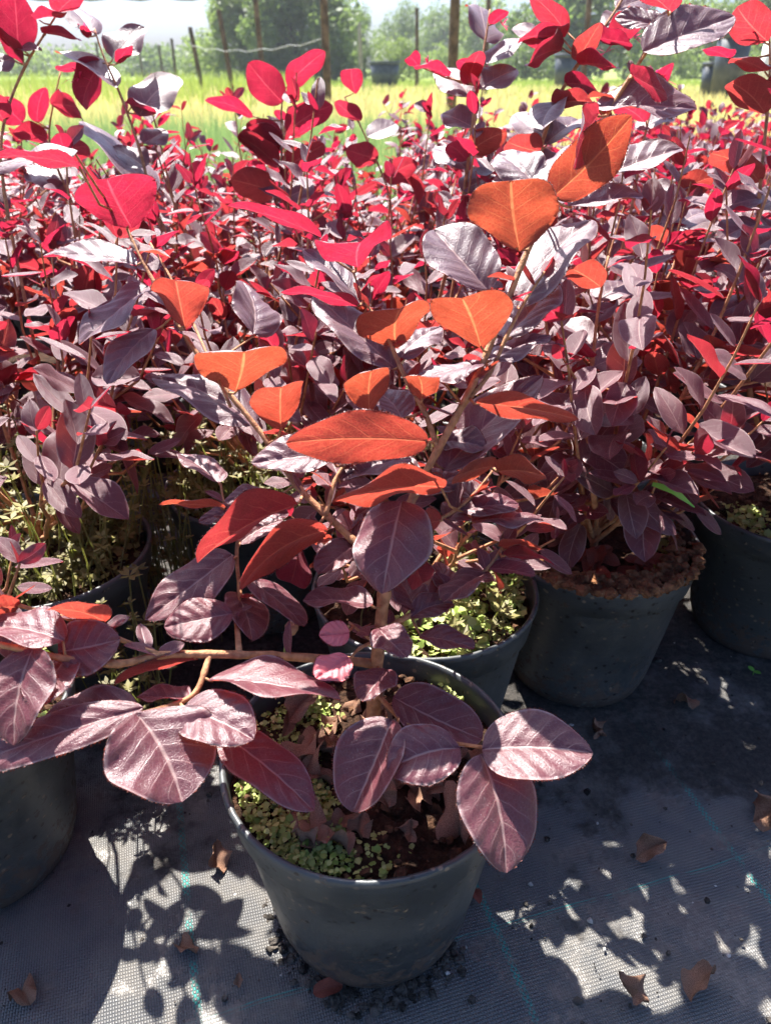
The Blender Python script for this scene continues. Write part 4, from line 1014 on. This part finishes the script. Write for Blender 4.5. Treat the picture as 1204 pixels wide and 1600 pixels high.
for j, (cx, cy) in enumerate([(.035, .563), (.207, .648), (.435, .722), (-.33, .625), (-.145, .765), (-.335, .42)]):
    n = 160; a = nr.uniform(0, 6.28, n); q = .092*np.sqrt(nr.random(n))
    lumps('soil_crumbs', np.stack([cx+np.cos(a)*q, cy+np.sin(a)*q, .155+.004*nr.random(n)], 1), .001+.0035*nr.random(n)**2, M_CRUMB,
          'soil crumbs in ' + ['the pot just behind the front one', 'the pot spilling bark', 'the pot at the right edge', 'the weedy pot at the left edge', 'the weedy pot behind the long branch', 'the pot cut off at left'][j], 'soil crumbs', 10+j)
# dirt banked against the front pot's foot
n = 260; a = np.radians(nr.uniform(150, 330, n)); q = .071+.016*nr.random(n)**2
lumps('dirt_crumbs', np.stack([MAIN.x+np.cos(a)*q, MAIN.y+np.sin(a)*q, .001+.002*nr.random(n)], 1), .001+.003*nr.random(n)**2, M_DIRT, 'dirt banked round the foot of the front pot', 'soil crumbs', 20)

# seedlings, a spent bud, two grass blades
M_SPROUT = simple_mat('seedling_green', (.12, .32, .04), (.2, .42, .07), 60, .5)
for px, py, s, lab in [(1175, 1055, .006, 'tiny bright green seedling on the mat at the right edge'), (868, 1088, .005, 'tiny green seedling at the foot of the pot spilling bark')]:
    p = ground(px, py); t_ = thing('seedling', p, lab, 'seedling')
    tube('stem', [Vector((0, 0, 0)), Vector((0, 0, s))], [.0005, .0004], M_SPROUT, t_, 5)
    for q in (0, 3.14):
        me = leaf_mesh('leaf', M_SPROUT, s*1.3, s, 6, 2, fold=.1, bend=.3, seed=3)
        link_mesh('leaf', me, t_, Matrix.Translation((0, 0, s)) @ Matrix.Rotation(q+.6, 4, 'Z') @ Matrix.Rotation(.3, 4, 'X'))
b0 = pt(438, 1060, .60); p1 = pt(446, 1010, .575); p2 = pt(456, 985, .565)
t_ = thing('weed', b0, 'slender weed with a spent tan bud left of the main stem', 'weed')
M_WSTEM = simple_mat('weed_stem', (.22, .26, .06), (.32, .34, .10), 60, .6)
tube('stem', [Vector((0, 0, 0)), p1-b0, p2-b0], [.0012, .0011, .0011], M_WSTEM, t_, 6)
bo = lathe('bud', [(0, -.004), (.0025, -.003), (.0048, .001), (.0052, .004), (.0035, .0065), (.0015, .006), (0, .005)], M_DRY, t_, 10); bo.location = p2-b0
for (a_, b_, c_, w_, lab) in [((1018, 756, .62), (1052, 766, .615), (1084, 792, .62), .0035, 'bright green grass blade under the shrub spilling bark'), ((1108, 712, .64), (1114, 728, .64), (1126, 746, .64), .003, 'short bright green grass blade at the right, upright')]:
    P = [pt(*a_), pt(*b_), pt(*c_)]; V = []
    dn = (P[2]-P[0]).cross(Vector((0, -.7, .7))).normalized()
    for f, p in zip((.5, 1., .1), P): V += [p-dn*w_*f, p+Vector((0, -.0006, -.0006)), p+dn*w_*f]
    o = mesh_obj('grass_blade', [tuple(v) for v in V], [(0, 1, 4, 3), (1, 2, 5, 4), (3, 4, 7, 6), (4, 5, 8, 7)], M_SPROUT); tag(o, lab, 'grass blade')

# ------------------------------------------------------------------ the summer air between here and the trees
hz = NT('summer_haze')
vol = hz.n('VolumePrincipled', {'Color': (.86, .92, 1.0), 'Density': .0009, 'Anisotropy': .35})
hz.t.links.new(vol.outputs[0], hz.out.inputs['Volume'])
x0, x1, y0, y1, z0, z1 = -110, 110, -6, 112, -1.2, 12
o = mesh_obj('haze', [(x0, y0, z0), (x1, y0, z0), (x1, y1, z0), (x0, y1, z0), (x0, y0, z1), (x1, y0, z1), (x1, y1, z1), (x0, y1, z1)],
             [(0, 3, 2, 1), (4, 5, 6, 7), (0, 1, 5, 4), (1, 2, 6, 5), (2, 3, 7, 6), (3, 0, 4, 7)], hz.m, smooth=False)
tag(o, 'pale summer haze over the field and trees', 'haze', kind='stuff')
